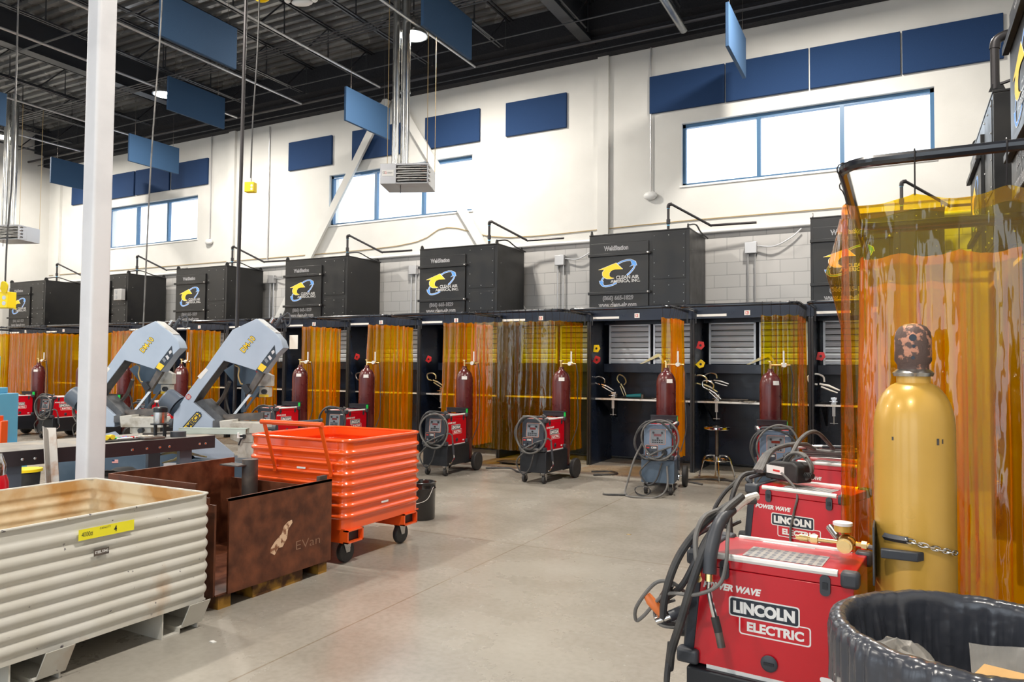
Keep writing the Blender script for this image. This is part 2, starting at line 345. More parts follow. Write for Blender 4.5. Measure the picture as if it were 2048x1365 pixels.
def ordinal(i): return ['leftmost', 'second', 'third', 'fourth', 'fifth', 'sixth', 'seventh', 'eighth', 'ninth', 'tenth', 'eleventh', 'twelfth', 'thirteenth', 'fourteenth', 'fifteenth', 'sixteenth'][i]
# ------------------------------------------------------------------ shell
struct(B(-21.6, -8, -.2, 3.0, 12.3, 0).build('floor', M['floor'], smooth=0))
wins = [(-18.55, -14.98, 4.56, 5.64), (-10.83, -7.24, 4.54, 5.63), (-3.17, .485, 4.57, 5.62)]
wb = MB(); YW = 12.0
wb.box(-21.6, YW, 3.78, 3.0, YW+.32, 4.54); wb.box(-21.6, YW, 5.64, 3.0, YW+.32, 8.2)
xs = [-21.6]+[v for w_ in wins for v in w_[:2]]+[3.0]
for i in range(0, len(xs), 2): wb.box(xs[i], YW, 4.54, xs[i+1], YW+.32, 5.64)
for a, b, z0, z1 in wins:
    if z0 > 4.541: wb.box(a, YW, 4.54, b, YW+.32, z0)
    if z1 < 5.639: wb.box(a, YW, z1, b, YW+.32, 5.64)
wall = struct(wb.build('wall_back', M['wall'], smooth=0, recalc=False))
B(-21.6, YW+.01, 0, 3.0, YW+.32, 3.78).build('block_base', M['block'], wall, smooth=0)
struct(B(-21.4, -8, 0, -21.1, 12.0, 8.2).build('wall_left', M['wall'], smooth=0))
struct(B(2.5, -8, 0, 2.8, 12.0, 8.2).build('wall_right', M['wall'], smooth=0))
for i, (a, b, z0, z1) in enumerate(wins):
    r = struct(MB().box(a, YW+.08, z0, b, YW+.16, z0+.05).box(a, YW+.08, z1-.06, b, YW+.16, z1).box(a, YW+.08, z0, a+.05, YW+.16, z1).box(b-.05, YW+.08, z0, b, YW+.16, z1).build('window_%d' % (i+1), mat('frame_blue%d' % i, (.05, .14, .27), .4), smooth=0, recalc=False))
    for k in (1, 2):
        x = a+(b-a)*k/3; B(x-.03, YW+.08, z0+.05, x+.03, YW+.16, z1-.06).build('mullion', r.data.materials[0], r, smooth=0)
    for k in range(3):
        x = a+(b-a)*k/3; B(x+.05, YW+.115, z0+.05, x+(b-a)/3-.05, YW+.121, z1-.06).build('pane', M['glass'], r, smooth=0)
    B(a-.03, YW-.02, z0-.03, b+.03, YW+.1, z0).build('sill', M['white'], r, smooth=0)
# unseen wall added behind the viewer, openings shaped for daylight and reflections
wf = MB(); ops = [(-19.5, -15.5), (-13.5, -9.5), (-7.5, -3.5), (-2.2, 1.8)]; wf.box(-21.6, -8.3, 5.9, 3.0, -8, 8.2); wf.box(-21.6, -8.3, 4.0, 3.0, -8, 4.7)
xx = -21.6
for a, b in ops+[(3.0, 3.0)]:
    wf.box(xx, -8.3, 0, a, -8, 4.0); wf.box(xx, -8.3, 4.7, a, -8, 5.9); xx = b
struct(wf.build('wall_front', M['wall'], smooth=0, recalc=False))
for a, b in ops:
    for z0, z1 in ((0, 4.0), (4.7, 5.9)):
        l = bpy.data.lights.new('daylight_portal', 'AREA'); l.shape = 'RECTANGLE'; l.size = b-a; l.size_y = z1-z0; l.cycles.is_portal = True
        q = bpy.data.objects.new('daylight_portal', l); C.objects.link(q); q.location = ((a+b)/2, -8.15, (z0+z1)/2); q.rotation_euler = (PI/2, 0, 0)
for a, b, z0, z1 in wins:
    l = bpy.data.lights.new('daylight_portal', 'AREA'); l.shape = 'RECTANGLE'; l.size = b-a; l.size_y = z1-z0; l.cycles.is_portal = True
    q = bpy.data.objects.new('daylight_portal', l); C.objects.link(q); q.location = ((a+b)/2, 12.3, (z0+z1)/2); q.rotation_euler = (-PI/2, 0, 0)
# ribbed roof deck
prof = []; y = -8
while y < 12.2:
    prof += [(y, 7.86), (y+.07, 7.86), (y+.085, 7.93), (y+.205, 7.93)]; y += .22
mb = MB(); n = len(prof)
mb.add([(-21.6, a, b) for a, b in prof]+[(3.0, a, b) for a, b in prof]+[(-21.6, a, 7.98) for a, b in prof]+[(3.0, a, 7.98) for a, b in prof],
       [(i, i+1, n+i+1, n+i) for i in range(n-1)]+[(2*n+i, 3*n+i, 3*n+i+1, 2*n+i+1) for i in range(n-1)])
struct(mb.build('ceiling', M['deck'], smooth=0, recalc=False))
struct(MB().box(-21.1, 11.55, 7.32, 2.5, 11.98, 7.84).box(-21.1, 11.8, 7.0, 2.5, 11.99, 7.32).build('trim_1', M['fuzzy'], smooth=0, recalc=False))
# open web joists
jb = MB()
for dx in (-.05, .02): jb.box(dx, -8, 7.20, dx+.03, 11.2, 7.225); jb.box(dx, -8, 7.80, dx+.03, 11.75, 7.83)
jo = jb.build('roof_joist', M['joist'], smooth=0, recalc=False)
pts = []; yy = -7.9
while yy < 11: pts += [(0, yy, 7.21), (0, yy+.55, 7.81), (0, yy+.56, 7.22)]; yy += 1.1
MB().tube(pts, .017, 5).build('web', M['joist'], jo, smooth=0)
JX = [-20.4+1.58*i for i in range(15)]
for i, x in enumerate(JX):
    o = jo if i == 0 else dup(jo)
    o.location.x = x
    tag(o, 'open web black steel roof joist, %s from the left under the ribbed deck' % ordinal(i), 'joist', 'roof joists under the deck')
def ibeam(x, y0, y1, zb, h, w_, nm, label, t=.02):
    o = MB().box(x-w_/2, y0, zb, x+w_/2, y1, zb+t).box(x-w_/2, y0, zb+h-t, x+w_/2, y1, zb+h).box(x-t/2, y0, zb+t, x+t/2, y1, zb+h-t).build(nm, M['joist'], smooth=0, recalc=False)
    return tag(o, label, 'beam')
ibeam(-4.72, -8, 11.8, 7.16, .62, .2, 'roof_beam', 'heavy dark steel roof beam ending above the wall column right of the round lamp')
ibeam(-13.9, -8, 11.8, 7.16, .62, .2, 'roof_beam', 'heavy dark steel roof beam over the wall column between two windows')
# services along the roof
runs = [(11.35, 7.02, .03, 'pipe'), (10.75, 7.12, .013, 'cond'), (9.3, 7.14, .013, 'cond'), (9.38, 7.14, .013, 'cond'), (9.46, 7.14, .013, 'cond'), (9.54, 7.14, .013, 'cond'), (7.3, 7.13, .02, 'cond'), (5.4, 7.12, .014, 'cond'), (5.5, 7.12, .014, 'cond'), (11.6, 6.98, .012, 'cond')]
lab = ['thick dark sprinkler pipe running along the top of the back wall', 'thin steel conduit just in front of the row of round lamps', 'frontmost conduit of the bundle of four under the joists', 'second conduit of the bundle of four under the joists', 'third conduit of the bundle of four under the joists', 'rearmost conduit of the bundle of four under the joists', 'lone conduit crossing under the joists above the hanging panels', 'front conduit of the pair nearest the viewer under the joists', 'rear conduit of the pair nearest the viewer under the joists', 'thin conduit tight along the wall top beneath the dark beam']
for (y, z, r, m), l in zip(runs, lab):
    o = MB().tube([(-21, y, z), (2.4, y, z)], r, 8).build('sprinkler_pipe' if m == 'pipe' else 'conduit', M['pipe' if m == 'pipe' else 'joist'])
    tag(o, l, 'pipe' if m == 'pipe' else 'conduit')
for i, (y0, x) in enumerate([(4, -8.95), (3, -6.78), (2, -11.0), (3.5, -12.9), (2.5, -16.2), (2.5, -18.6), (5, -3.02)]):
    big = i == 6
    o = MB().tube([(x, y0, 7.0), (x, 11.3 if not big else 11.55, 7.0)], .07 if big else .022, 12).build('vent_pipe' if big else 'conduit', M['galv'] if big else M['cond'])
    tag(o, 'fat galvanised pipe running to the wall above the wall panels' if big else 'bright conduit running toward the back wall under the joists, %s from the left' % ordinal([3, 4, 2, 2, 1, 0][i] if i != 3 else 2), 'pipe' if big else 'conduit')
    if i == 2: o['label'] = 'bright conduit running toward the back wall beside the lamp half hidden by a hanging panel'
# perimeter columns and braces
for x, l in ((-4.54, 'white steel wall column right of the window behind the heater'), (-13.77, 'white steel wall column between the far window and the middle window'), (-20.6, 'white steel wall column in the far left corner')):
    tag(MB().box(x-.1, 11.93, 0, x+.1, 11.999, 7.1).build('wall_column', M['wall'], smooth=0), l, 'column')
for sgn, l in ((1, 'white diagonal wall brace sloping down to the right across the middle window'), (-1, 'white diagonal wall brace sloping down to the left across the middle window')):
    a = Vector((-9.12+sgn*.1, 11.895, 7.0)); b = Vector((-9.12+sgn*4.42, 11.895, .45)); d = (b-a).normalized(); s_ = d.cross(Vector((0, 1, 0)))*.085; yv = Vector((0, .03, 0))
    vs = [p+q+w_ for p in (a, b) for q in (s_, -s_) for w_ in (yv, -yv)]
    o = MB().add(vs, [(0, 1, 3, 2), (4, 6, 7, 5), (0, 4, 5, 1), (2, 3, 7, 6), (0, 2, 6, 4), (1, 5, 7, 3)]).build('diagonal_brace', M['wall'], smooth=0)
    tag(o, l, 'brace')
# foreground column
o = MB().prism(rrect(-.075, -.075, .075, .075, .022, 5), 'z', 0, 7.9).build('steel_column', M['colpaint'])
o.location = (-5.36, 3.40, 0); tag(o, 'white painted square steel column standing behind the white bin', 'column')
# wall conduits, alarm horns
def wire(nm, pts, r, m, label, cat, n=8, smooth=True):
    return tag(MB().tube(cm(pts, 5) if smooth else pts, r, n).build(nm, M[m]), label, cat)
wire('conduit', [(-3.69, 11.97, 7.0), (-3.69, 11.97, 4.5)], .012, 'cond', 'vertical conduit dropping to the white wall sounder left of the right window', 'conduit', smooth=False)
wire('conduit', [(-14.5, 11.97, 7.0), (-14.5, 11.97, 4.5)], .012, 'cond', 'vertical conduit dropping to the white wall sounder by the far window', 'conduit', smooth=False)
wire('conduit', [(-12.6, 11.97, 6.95), (-12.6, 11.97, 3.9)], .012, 'cond', 'thin vertical conduit on the white wall left of the small blue wall panel', 'conduit', smooth=False)
wire('conduit', [(1.55, 11.97, 7.3), (1.55, 11.97, 3.2)], .02, 'cond', 'vertical conduit right of the row of four joined blue wall panels', 'conduit', smooth=False)
for x, l in ((-3.69, 'white oval wall sounder left of the right window'), (-14.5, 'white oval wall sounder right of the far window')):
    o = MB().sphere((0, 0, 0), .12, 16, (1, .5, .62)).build('wall_sounder', M['white']); o.location = (x, 11.95, 4.45); tag(o, l, 'alarm')
wire('insulated_pipe', [(-21, 11.965, 3.76), (2.4, 11.965, 3.76)], .03, 'white', 'long white insulated pipe along the top of the grey block wall', 'pipe', 12, False)
wire('cable', [(-21, 11.985, 3.98), (-14, 11.985, 3.95), (-9, 11.985, 3.97), (-7.8, 11.985, 4.25), (-6.4, 11.985, 3.95), (-3, 11.985, 3.98), (2, 11.985, 3.96)], .008, 'tan', 'thin brown cable strung along the wall above the white pipe', 'cable', 5)
for i, (x, l) in enumerate([(-5.35, 'left of the hood over booth 12'), (-2.05, 'right of the hood over booth 12'), (-8.55, 'below the heater'), (-12.42, 'left of the hood behind the front saw')]):
    o = thing('junction_box', 'grey electrical box on the block wall, '+l, 'electrical box', (x, 11.99, 3.45), 0)
    MB().box(-.09, -.09, -.09, .09, 0, .09).build('enclosure', M['cond'], o, bevel=.005)
    for dx in (-.05, .06): MB().cyl((dx, -.04, -.09), (dx, -.04, -1.1), .014, 8).build('conduit_drop', M['cond'], o)
    MB().tube(cm([(.09, -.05, .03), (.35, -.07, .0), (.6, -.06, .12), (.75, -.05, .25)]), .013, 6).build('flexible_lead', M['cond'], o)

# ------------------------------------------------------------------ lamps
for i, p in enumerate(SEEN_AND_ADDED_LAMPS[:8]):
    if i not in (0, 1, 2, 4): continue  # the last fixture belongs to an added lamp out of view
    o = thing('high_bay_light', {0: 'bright round high bay lamp glowing above the unit heater flues', 1: 'bright round high bay lamp beside the hanging blue panel', 2: 'bright round high bay lamp at the left edge of the photo', 4: 'round high bay lamp over the saws, out of the top of the photo'}[i], 'lamp', p)
    MB().lathe([(.02, .28), (.10, .26), (.13, .10), (.22, .02), (.23, -.03), (.205, -.03), (.2, .0)], 24).build('housing', M['galv'], o)
    MB().lathe([(.0, -.02), (.2, -.02), (.2, -.012), (.0, -.012)], 24).build('lens', emis('lamp_lens%d' % i, (1, .93, .80), 30), o)
    MB().cyl((0, 0, .27), (0, 0, .93), .012, 6).build('hanger', M['joist'], o)
# ------------------------------------------------------------------ hanging baffles
BAF = [(-8.58, 6.22, 5.87, 1.25, 'topmost left hanging blue panel, cut by the top of the photo beside a brown cord'),
       (-11.6, 8.6, 6.12, 1.38, 'hanging blue panel with the lamp flare on its left edge'),
       (-8.6, 9.9, 5.86, 1.22, 'hanging blue panel just left of the heater flues'),
       (-5.6, 7.95, 6.1, 1.3, 'hanging blue-grey panel beside the brightest lamp'),
       (-14.8, 10.05, 5.95, 1.35, 'hanging blue panel in front of the far wall panels, crossed by a cord'),
       (-17.5, 9.95, 5.75, 1.25, 'hanging blue panel partly behind the white column'),
       (-14.57, 6.2, 5.9, 1.25, 'sliver of a hanging blue panel at the left edge of the photo')]
for i, (x, y, z, L, l) in enumerate(BAF):
    if i == 0:
        o = thing('hanging_baffle', l, 'acoustic panel', (x, y, z), 0, 'hanging acoustic baffles')
        MB().box(-.025, 0, 0, .025, 1, .61).build('fabric_panel', M['baffle'], o, bevel=.006).scale = (1, L, 1)
        for yy in (.12, .88): MB().cyl((0, yy*L, .6), (0, yy*L, 2.12), .003, 5).build('wire', M['dksteel'], o)
        b0 = o
    else:
        o = dup(b0, (x, y, z), 0, l)
o = dup(b0, (-2.01, 9.95, 5.89), .0, 'pale hanging panel seen nearly edge on in front of the right wall panels')
# ------------------------------------------------------------------ wall panels
PX = [(-20.0, -18.7, 'far left blue wall panel beside the white column'), (-18.6, -17.35, 'blue wall panel just right of the white column'), (-17.29, -15.99, 'blue wall panel above the far window, centre one of its row'), (-15.91, -14.61, 'blue wall panel above the right end of the far window'),
      (-11.99, -10.74, 'lone blue wall panel left of the middle window'), (-10.18, -8.9, 'blue wall panel crossed by the left brace'), (-8.32, -7.06, 'blue wall panel right of the heater flues'), (-6.49, -5.25, 'lone blue wall panel left of the wall column'),
      (-3.71, -2.46, 'leftmost of the four joined blue wall panels on the right'), (-2.44, -1.19, 'second of the four joined blue wall panels on the right'), (-1.17, .06, 'third of the four joined blue wall panels on the right'), (.085, 1.32, 'rightmost of the four joined blue wall panels')]
p0 = MB().box(0, 0, 0, 1, .05, .635).build('acoustic_wall_panel', M['panel'], bevel=.006)
for i, (a, b, l) in enumerate(PX):
    o = p0
    if i: o = p0.copy(); C.objects.link(o)
    o.location = (a, 11.949, 5.855); o.scale = (b-a, 1, 1); tag(o, l, 'acoustic panel', 'blue wall panels')

# ------------------------------------------------------------------ unit heaters
def heater():
    o = thing('unit_heater', 'grey unit heater hanging below two shiny flue pipes in front of the middle window', 'heater', (-7.02, 8.90, 4.33), math.radians(23), 'unit heaters')
    W, D, H = .75, .58, .315
    MB().box(0, .0, 0, .25, D, H).box(.25, .22, 0, W, D, H).box(.25, 0, 0, W, .22, .02).box(.25, 0, H-.03, W, .22, H).box(W-.02, 0, .02, W, .22, H-.03).build('casing', M['heater'], o, bevel=.004, recalc=False)
    MB().box(.25, .2, .02, W-.02, .218, H-.03).build('fan_recess', M['black'], o)
    for k in range(4): MB().tube(cm([(.27, .03, .055+k*.07), (.5, .01, .062+k*.07), (.72, .02, .06+k*.07), (.755, .10, .06+k*.07)]), .018, 8).build('heat_tube', M['steel'], o)
    for k in range(3): MB().box(.25, -.005, .085+k*.07, W-.02, .03, .095+k*.07).build('guard_bar', M['benchedge'], o)
    p = MB().box(.035, -.004, .12, .215, 0, .215).build('name_plate', M['paper'], o)
    text('lettering', 'G', .03, .04, M['logoblack'], p, (.062, -.0045, .172)); text('lettering', 'G', .03, .04, M['redtext'], p, (.088, -.0045, .172)); text('lettering', 'SERIES', .085, .022, M['logoblack'], p, (.155, -.0045, .168), shear=.3)
    MB().lathe([(.055, 0), (.055, 2.9)], 16, (.17, .25, H)).build('flue_pipe', M['galv'], o)
    MB().lathe([(.072, 0), (.072, 1.2), (.08, 1.2), (.08, 1.23), (.072, 1.23), (.072, 2.9)], 16, (.31, .3, H)).build('flue_pipe', M['galv'], o)
    for x, y in ((.1, .05), (.72, .05), (.1, .55), (.74, .58)): MB().cyl((x, y, H), (x, y, 2.95), .005, 5).build('hanger_rod', M['tan'], o)
    MB().cyl((.3, .1, 0), (.3, .1, -.13), .006, 6).build('gas_drip_leg', M['pipe'], o)
    return o
h = heater()
dup(h, (-17.1, 8.45, 4.14), math.radians(20), 'grey unit heater with shiny flue pipes at the left edge, above the yellow outlet box')

o = thing('emergency_light', 'white oval twin emergency light under the joists near the top of the photo', 'light', (-7.59, 7.78, 6.79), .4)
MB().sphere((0, 0, 0), .16, 16, (1, .4, .35)).build('housing', M['white'], o); MB().cyl((0, 0, .03), (0, 0, 1.07), .008, 6).build('stem', M['joist'], o)
for x in (-.2, .2): MB().sphere((x, -.05, .02), .05, 12).build('lamp_head', M['white'], o)
o = thing('cord_reel', 'yellow and orange cord reel hanging at the top edge of the photo', 'cord reel', (-6.84, 6.32, 6.10), .6)
MB().lathe([(.02, -.05), (.12, -.05), (.12, -.03), (.07, -.03), (.07, .03), (.12, .03), (.12, .05), (.02, .05)], 20, (0, 0, 0), 'y').build('reel', M['yellow'], o)
MB().box(-.16, -.03, -.02, -.10, .03, .06).build('roller_guide', M['orangebin'], o); MB().cyl((0, 0, .10), (0, 0, 1.9), .008, 6).build('hanger', M['joist'], o)
# ------------------------------------------------------------------ welding booths
BW, YF, YB = 1.637, 10.83, 11.80
def bx(k): return -4.34+(k-12)*BW
def booth(k, detail=True):
    """local: x 0..BW along the front, y 0 front .. .97 back"""
    o = thing('welding_booth', '', 'welding booth', (bx(k), YF, 0), 0, 'black steel welding booths')
    D = YB-YF
    for x in (.005, BW-.03):
        p = MB().box(x, 0, 0, x+.025, D, 2.46).build('side_panel', M['boothblk'], o, bevel=.003)
        MB().box(x-.003, -.004, 0.0, x+.028, .05, 2.26).build('post', M['black'], p, bevel=.004)
    mb = MB().box(.03, D-.02, .05, .80, D, 1.5).box(.812, D-.015, .05, BW-.03, D+.005, 1.5).box(.03, D-.005, 0.05, BW-.03, D+.01, 2.4)
    mb.box(.79, D-.028, .05, .825, D-.014, 1.5).box(.03, D-.03, .60, BW-.03, D-.016, .62)
    mb.build('back_panel', M['boothblk'], o, recalc=False, smooth=0)
    MB().prism([(.58, 1.46), (.58, 1.60), (D-.01, 1.60), (D-.01, 1.46)], 'x', .03, BW-.03).build('sill_beam', M['boothblk'], o, bevel=.004)
    MB().box(.002, -.005, 2.27, BW-.002, .03, 2.44).box(.03, .03, 2.40, BW-.03, D, 2.44).box(.03, .60, 2.24, BW-.03, .63, 2.40).build('header', M['boothblk'], o, bevel=.002, recalc=False, smooth=0)
    for a, b in ((.10, .80), (.85, 1.53)):
        mb = MB().box(a, .64, 1.60, a+.03, .69, 2.24).box(b-.03, .64, 1.60, b, .69, 2.24).box(a, .64, 2.22, b, .69, 2.24)
        for r in range(7):
            z = 1.605+r*.088
            mb.add([(a+.03, .66, z), (b-.03, .66, z), (b-.03, .645, z+.052), (a+.03, .645, z+.052), (a+.03, .655, z+.076), (b-.03, .655, z+.076), (b-.03, .69, z+.080), (a+.03, .69, z+.080)],
                   [(0, 1, 2, 3), (3, 2, 5, 4), (4, 5, 6, 7)])
            for q in range(3): mb.box(a+.03, .640, z+.008+q*.02, b-.03, .66, z+.012+q*.02)
        mb.build('louver', M['louver'], o, smooth=0, recalc=False)
    t = MB().box(.03, .22, 1.035, BW-.03, D-.03, 1.048).build('workbench', M['dksteel'], o)
    MB().box(.03, .205, 1.022, BW-.03, .222, 1.050).build('bench_edge', M['benchedge'], t)
    for x in (.1, BW-.14): MB().prism([(.25, 1.02), (D-.03, 1.02), (D-.03, .7)], 'x', x, x+.03).build('bracket', M['black'], t)
    p = MB().box(.75, -.009, 2.305, .83, -.005, 2.375).build('number_plate', M['paper'], o)
    B(.07, -.008, 2.30, .50, -.005, 2.335).build('name_strip', M['paper'], o)
    z = 2.385; x0, x1, yf, r = .055, BW-.07, -.95, .12
    pts = [(x0, .0, z), (x0, yf+r, z)]+[(x0+r-r*math.cos(a), yf+r-r*math.sin(a), z) for a in [PI/8*i for i in range(1, 4)]]+[(x0+r, yf, z), (x1-r, yf, z)]
    pts += [(x1-r+r*math.sin(a), yf+r-r*math.cos(a), z) for a in [PI/8*i for i in range(1, 4)]]+[(x1, yf+r, z), (x1, .0, z)]
    ra = MB().tube(pts, .023, 10).build('curtain_rail', M['rail'], o)
    for x in (x0, x1): MB().box(x-.012, -.008, 2.2, x+.012, .0, 2.42).build('rail_bracket', M['black'], ra)
    return o
bproto = booth(2)
def blabel(k): return 'black steel welding booth marked %d, with louvres above its bench' % k if k in (12, 13) else 'black steel welding booth in the long back row, %s from the left' % ordinal(k-2)
for k in range(2, 15):
    o = bproto if k == 2 else dup(bproto, (bx(k), YF, 0))
    o['label'] = blabel(k)
    pl = [c for c in C.objects if c.parent == o and c.name.startswith('number_plate')][0]
    text('numeral', str(k), .045 if k > 9 else .025, .045, M['redtext'], pl, (.79, -.0095, 2.34))
RXF = .75   # right-hand row: booths face left
RY = [8.09, 6.453, 4.816]
for y, l in zip(RY, ['black steel welding booth in the right row, farthest from the viewer', 'black steel welding booth in the right row, middle one', 'black steel welding booth nearest the viewer, behind the big yellow curtain']):
    o = dup(bproto, (RXF, y, 0), -PI/2, l)
# ------------------------------------------------------------------ fume hoods
def LG(u, v):   # traced from the drawing on the hood face, to metres
    vt = 205-.083*(u-60); vb = 1155-.015*(u-60)
    return ((u-60)/814.0, 1.17-(v-vt)/(vb-vt)*1.17)
def ribbon(pts, w0, m, name, par, y):
    P = [Vector((p[0], p[1])) for p in pts]; vs = []
    for i, p in enumerate(P):
        t = (P[min(i+1, len(P)-1)]-P[max(i-1, 0)]).normalized(); nn = Vector((-t.y, t.x))*w0/2; vs += [(p.x+nn.x, y, p.y+nn.y), (p.x-nn.x, y, p.y-nn.y)]
    return MB().add(vs, [(2*i, 2*i+1, 2*i+3, 2*i+2) for i in range(len(P)-1)])
def fume_hood():
    W, D, H = 1.60, 1.0, 1.17
    o = thing('fume_hood', '', 'fume extractor', (bx(2), YF, 2.47), 0, 'black fume hoods on the booths')
    MB().box(0, 0, 0, W, D, H-.02).box(-.004, -.004, H-.02, W+.004, D+.004, H).build('cabinet', M['hood'], o, bevel=.004, recalc=False)
    for x, z0, z1 in ((1.03, .42, 1.12), (1.03, .03, .36)):
        q = MB().box(x, -.006, z0, x+.51, 0, z1).build('bolted_panel', M['hood'], o, bevel=.002)
        nz = 4 if z1 > .5 else 3; s = MB()
        for i in range(nz):
            for xx in ((x+.03, x+.255, x+.48) if i in (0, nz-1) else (x+.03, x+.48)):
                s.sphere((xx, -.007, z0+.04+i*(z1-z0-.08)/(nz-1)), .009, 6)
        s.build('screws', M['steel'], q)
    s = MB()
    for z in (.1, .85): s.sphere((W+.002, .12, z), .009, 6)
    s.build('screws', M['steel'], o)
    d = MB().box(.035, -.03, 0.0, .975, 0, 1.02).build('access_door', M['hood'], o, bevel=.004)
    for z in (.23, .83):
        b = MB().box(-.0, -.062, z-.02, 1.015, -.03, z+.022).build('latch_bar', M['hood'], d, bevel=.003)
        MB().sphere((.975, -.064, z), .016, 10, (1, .6, 1)).build('wing_bolt', M['steel'], b)
    Y0 = -.0315
    text('lettering', 'WeldStation', .40, .074, M['letgray'], d, (.455, Y0, .935), bold=.035)
    text('lettering', 'WeldStation', .395, .064, M['hood'], d, (.455, Y0-.001, .935), bold=-.012)
    text('lettering', '(866) 665-1829', .50, .085, M['letgray'], d, (.49, Y0, .145), bold=.03)
    text('lettering', '(866) 665-1829', .495, .072, M['hood'], d, (.49, Y0-.001, .145), bold=-.012)
    text('lettering', 'www.clean-air.com', .62, .085, M['letgray'], d, (.48, Y0, .045), bold=.03)
    text('lettering', 'www.clean-air.com', .615, .072, M['hood'], d, (.48, Y0-.001, .045), bold=-.012)
    up_ = cm([(*LG(450, 582),), (*LG(530, 540),), (*LG(610, 527),), (*LG(665, 545),), (*LG(680, 600),), (*LG(640, 665),), (*LG(575, 730),)], 5) if 0 else [Vector(p) for p in [LG(450, 582), LG(490, 558), LG(530, 541), LG(575, 530), LG(620, 527), LG(655, 537), LG(678, 565), LG(680, 600), LG(665, 635), LG(640, 668), LG(610, 700), LG(575, 730)]]
    lo_ = [Vector(p) for p in [LG(262, 758), LG(242, 790), LG(232, 822), LG(240, 850), LG(262, 866), LG(295, 870), LG(340, 864), LG(390, 850), LG(440, 826)]]
    ribbon(up_, .030, None, '', None, Y0-.0005).build('logo_ring', M['logowhite'], d, smooth=0); ribbon(up_, .019, None, '', None, Y0-.001).build('logo_ring', M['logoblue'], d, smooth=0)
    ribbon(lo_, .030, None, '', None, Y0-.0005).build('logo_ring', M['logowhite'], d, smooth=0); ribbon(lo_, .019, None, '', None, Y0-.001).build('logo_ring', M['logoblue'], d, smooth=0)
    def flat(pts, m, y, nm, g=0):
        P = [Vector(LG(*p)) for p in pts]
        if g:
            c = sum(P, Vector((0, 0)))/len(P); P = [p+(p-c).normalized()*g for p in P]
        MB().prism([(p.x, p.y) for p in P], 'y', y, y+.0004).build(nm, m, d, smooth=0)
    for g, m, y in ((.006, M['logowhite'], Y0-.0008), (0, M['logoblue'], Y0-.0014)):
        flat([(625, 535), (650, 527), (690, 548), (705, 598), (668, 590), (612, 614), (645, 580)], m, y, 'logo_arrowhead', g)
        flat([(207, 802), (262, 806), (256, 835), (275, 868), (240, 860), (218, 835)], m, y, 'logo_arrowhead', g)
    ya = [(195, 660), (432, 567), (520, 648), (420, 652), (370, 668), (342, 700), (345, 735), (370, 755), (408, 763), (360, 774), (310, 773), (270, 755), (250, 725), (250, 690), (270, 665), (285, 656)]
    flat(ya, M['logowhite'], Y0-.0018, 'logo_arrow', .006); flat(ya, M['logoyellow'], Y0-.0024, 'logo_arrow')
    for s_, w_, h_, z_, x_ in (('CLEAN AIR', .37, .052, LG(590, 750)[1], LG(585, 750)[0]), ('AMERICA, INC.', .48, .052, LG(555, 800)[1]-.004, LG(555, 800)[0])):
        text('lettering', s_, w_, h_, M['logowhite'], d, (x_, Y0-.003, z_), bold=.03); text('lettering', s_, w_-.012, h_-.014, M['hood'], d, (x_, Y0-.0036, z_), bold=-.02)
    for x, y in ((.03, .03), (W-.03, .03), (W-.03, D-.05), (.03, D-.05)):
        MB().prism([(y-.055, H), (y+.055, H), (y+.035, H+.05), (y+.015, H+.065), (y-.015, H+.065), (y-.035, H+.05)], 'x', x-.005, x+.005).build('lifting_lug', M['hood'], o)
    ap = MB().tube([(1.12, .55, H-.01), (1.12, .55, H+.46)], .022, 10).tube(cm([(1.12, .55, H+.44), (1.13, .54, H+.49), (1.18, .55, H+.50)], 4), .028, 10).tube([(1.17, .55, H+.50), (1.72, .92, H+.17)], .02, 10).tube([(1.7, .91, H+.18), (2.4, .97, H+.18)], .02, 8).build('air_pipe', M['pipe'], o)
    for z in (H+.16, H+.43): MB().cyl((1.12, .55, z), (1.12, .55, z+.012), .0235, 10).build('thread_tape', M['ltblue'], ap)
    MB().cyl((1.12, .55, H+.19), (1.12, .55, H+.26), .032, 8).build('union', M['pipe'], ap)
    MB().tube(cm([(W-.03, .05, H+.05), (W+.02, .3, H+.09), (W+.02, .6, H+.03), (W+.05, .95, H-.02)]), .012, 6).build('power_lead', M['pipe'], o)
    return o
h0 = fume_hood()
HL = {2: 'partly behind the yellow outlet box at far left', 4: 'right behind the white column, lettering hidden', 6: 'above the rear saw', 8: 'left of the heater, behind the front saw', 10: 'below the middle window right brace', 12: 'over booth 12, clearest logo and lettering', 14: 'partly behind the big yellow curtain, shiny blue'}
for k in (2, 4, 6, 8, 10, 12, 14):
    o = h0 if k == 2 else dup(h0, (bx(k), YF, 2.47))
    o['label'] = 'black fume hood '+HL[k]
    if k == 4:
        g = thing('control_box', 'grey control box with two round dials on the hood behind the white column', 'electrical box', (bx(4)+1.32, YF-.062, 3.0), 0)
        MB().box(0, -.10, 0, .28, 0, .26).build('enclosure', M['cond'], g, bevel=.006)
        for z in (.07, .19): MB().cyl((.09, -.105, z), (.09, -.10, z), .045, 14).build('dial', M['heater'], g)
dup(h0, (.64, 8.05, 2.47), -PI/2, 'tall black fume hood at top right, side face toward the viewer')
dup(h0, (.58, 4.776, 2.47), -PI/2, 'black fume hood cut by the right edge of the photo')
o = thing('shutoff_pipe', 'black pipe with brass valve rising beside the top right hood', 'pipe', (.66, 6.50, 3.66), 0)
MB().tube([(0, 0, 0), (0, 0, .33)], .03, 12).build('riser', M['pipe'], o)
MB().tube(cm([(0, 0, .31), (.012, 0, .37), (.06, 0, .40), (.12, 0, .405)], 4), .036, 12).build('elbow', M['pipe'], o)
MB().tube([(.1, 0, .405), (.4, 0, .41)], .026, 12).build('branch', M['pipe'], o)
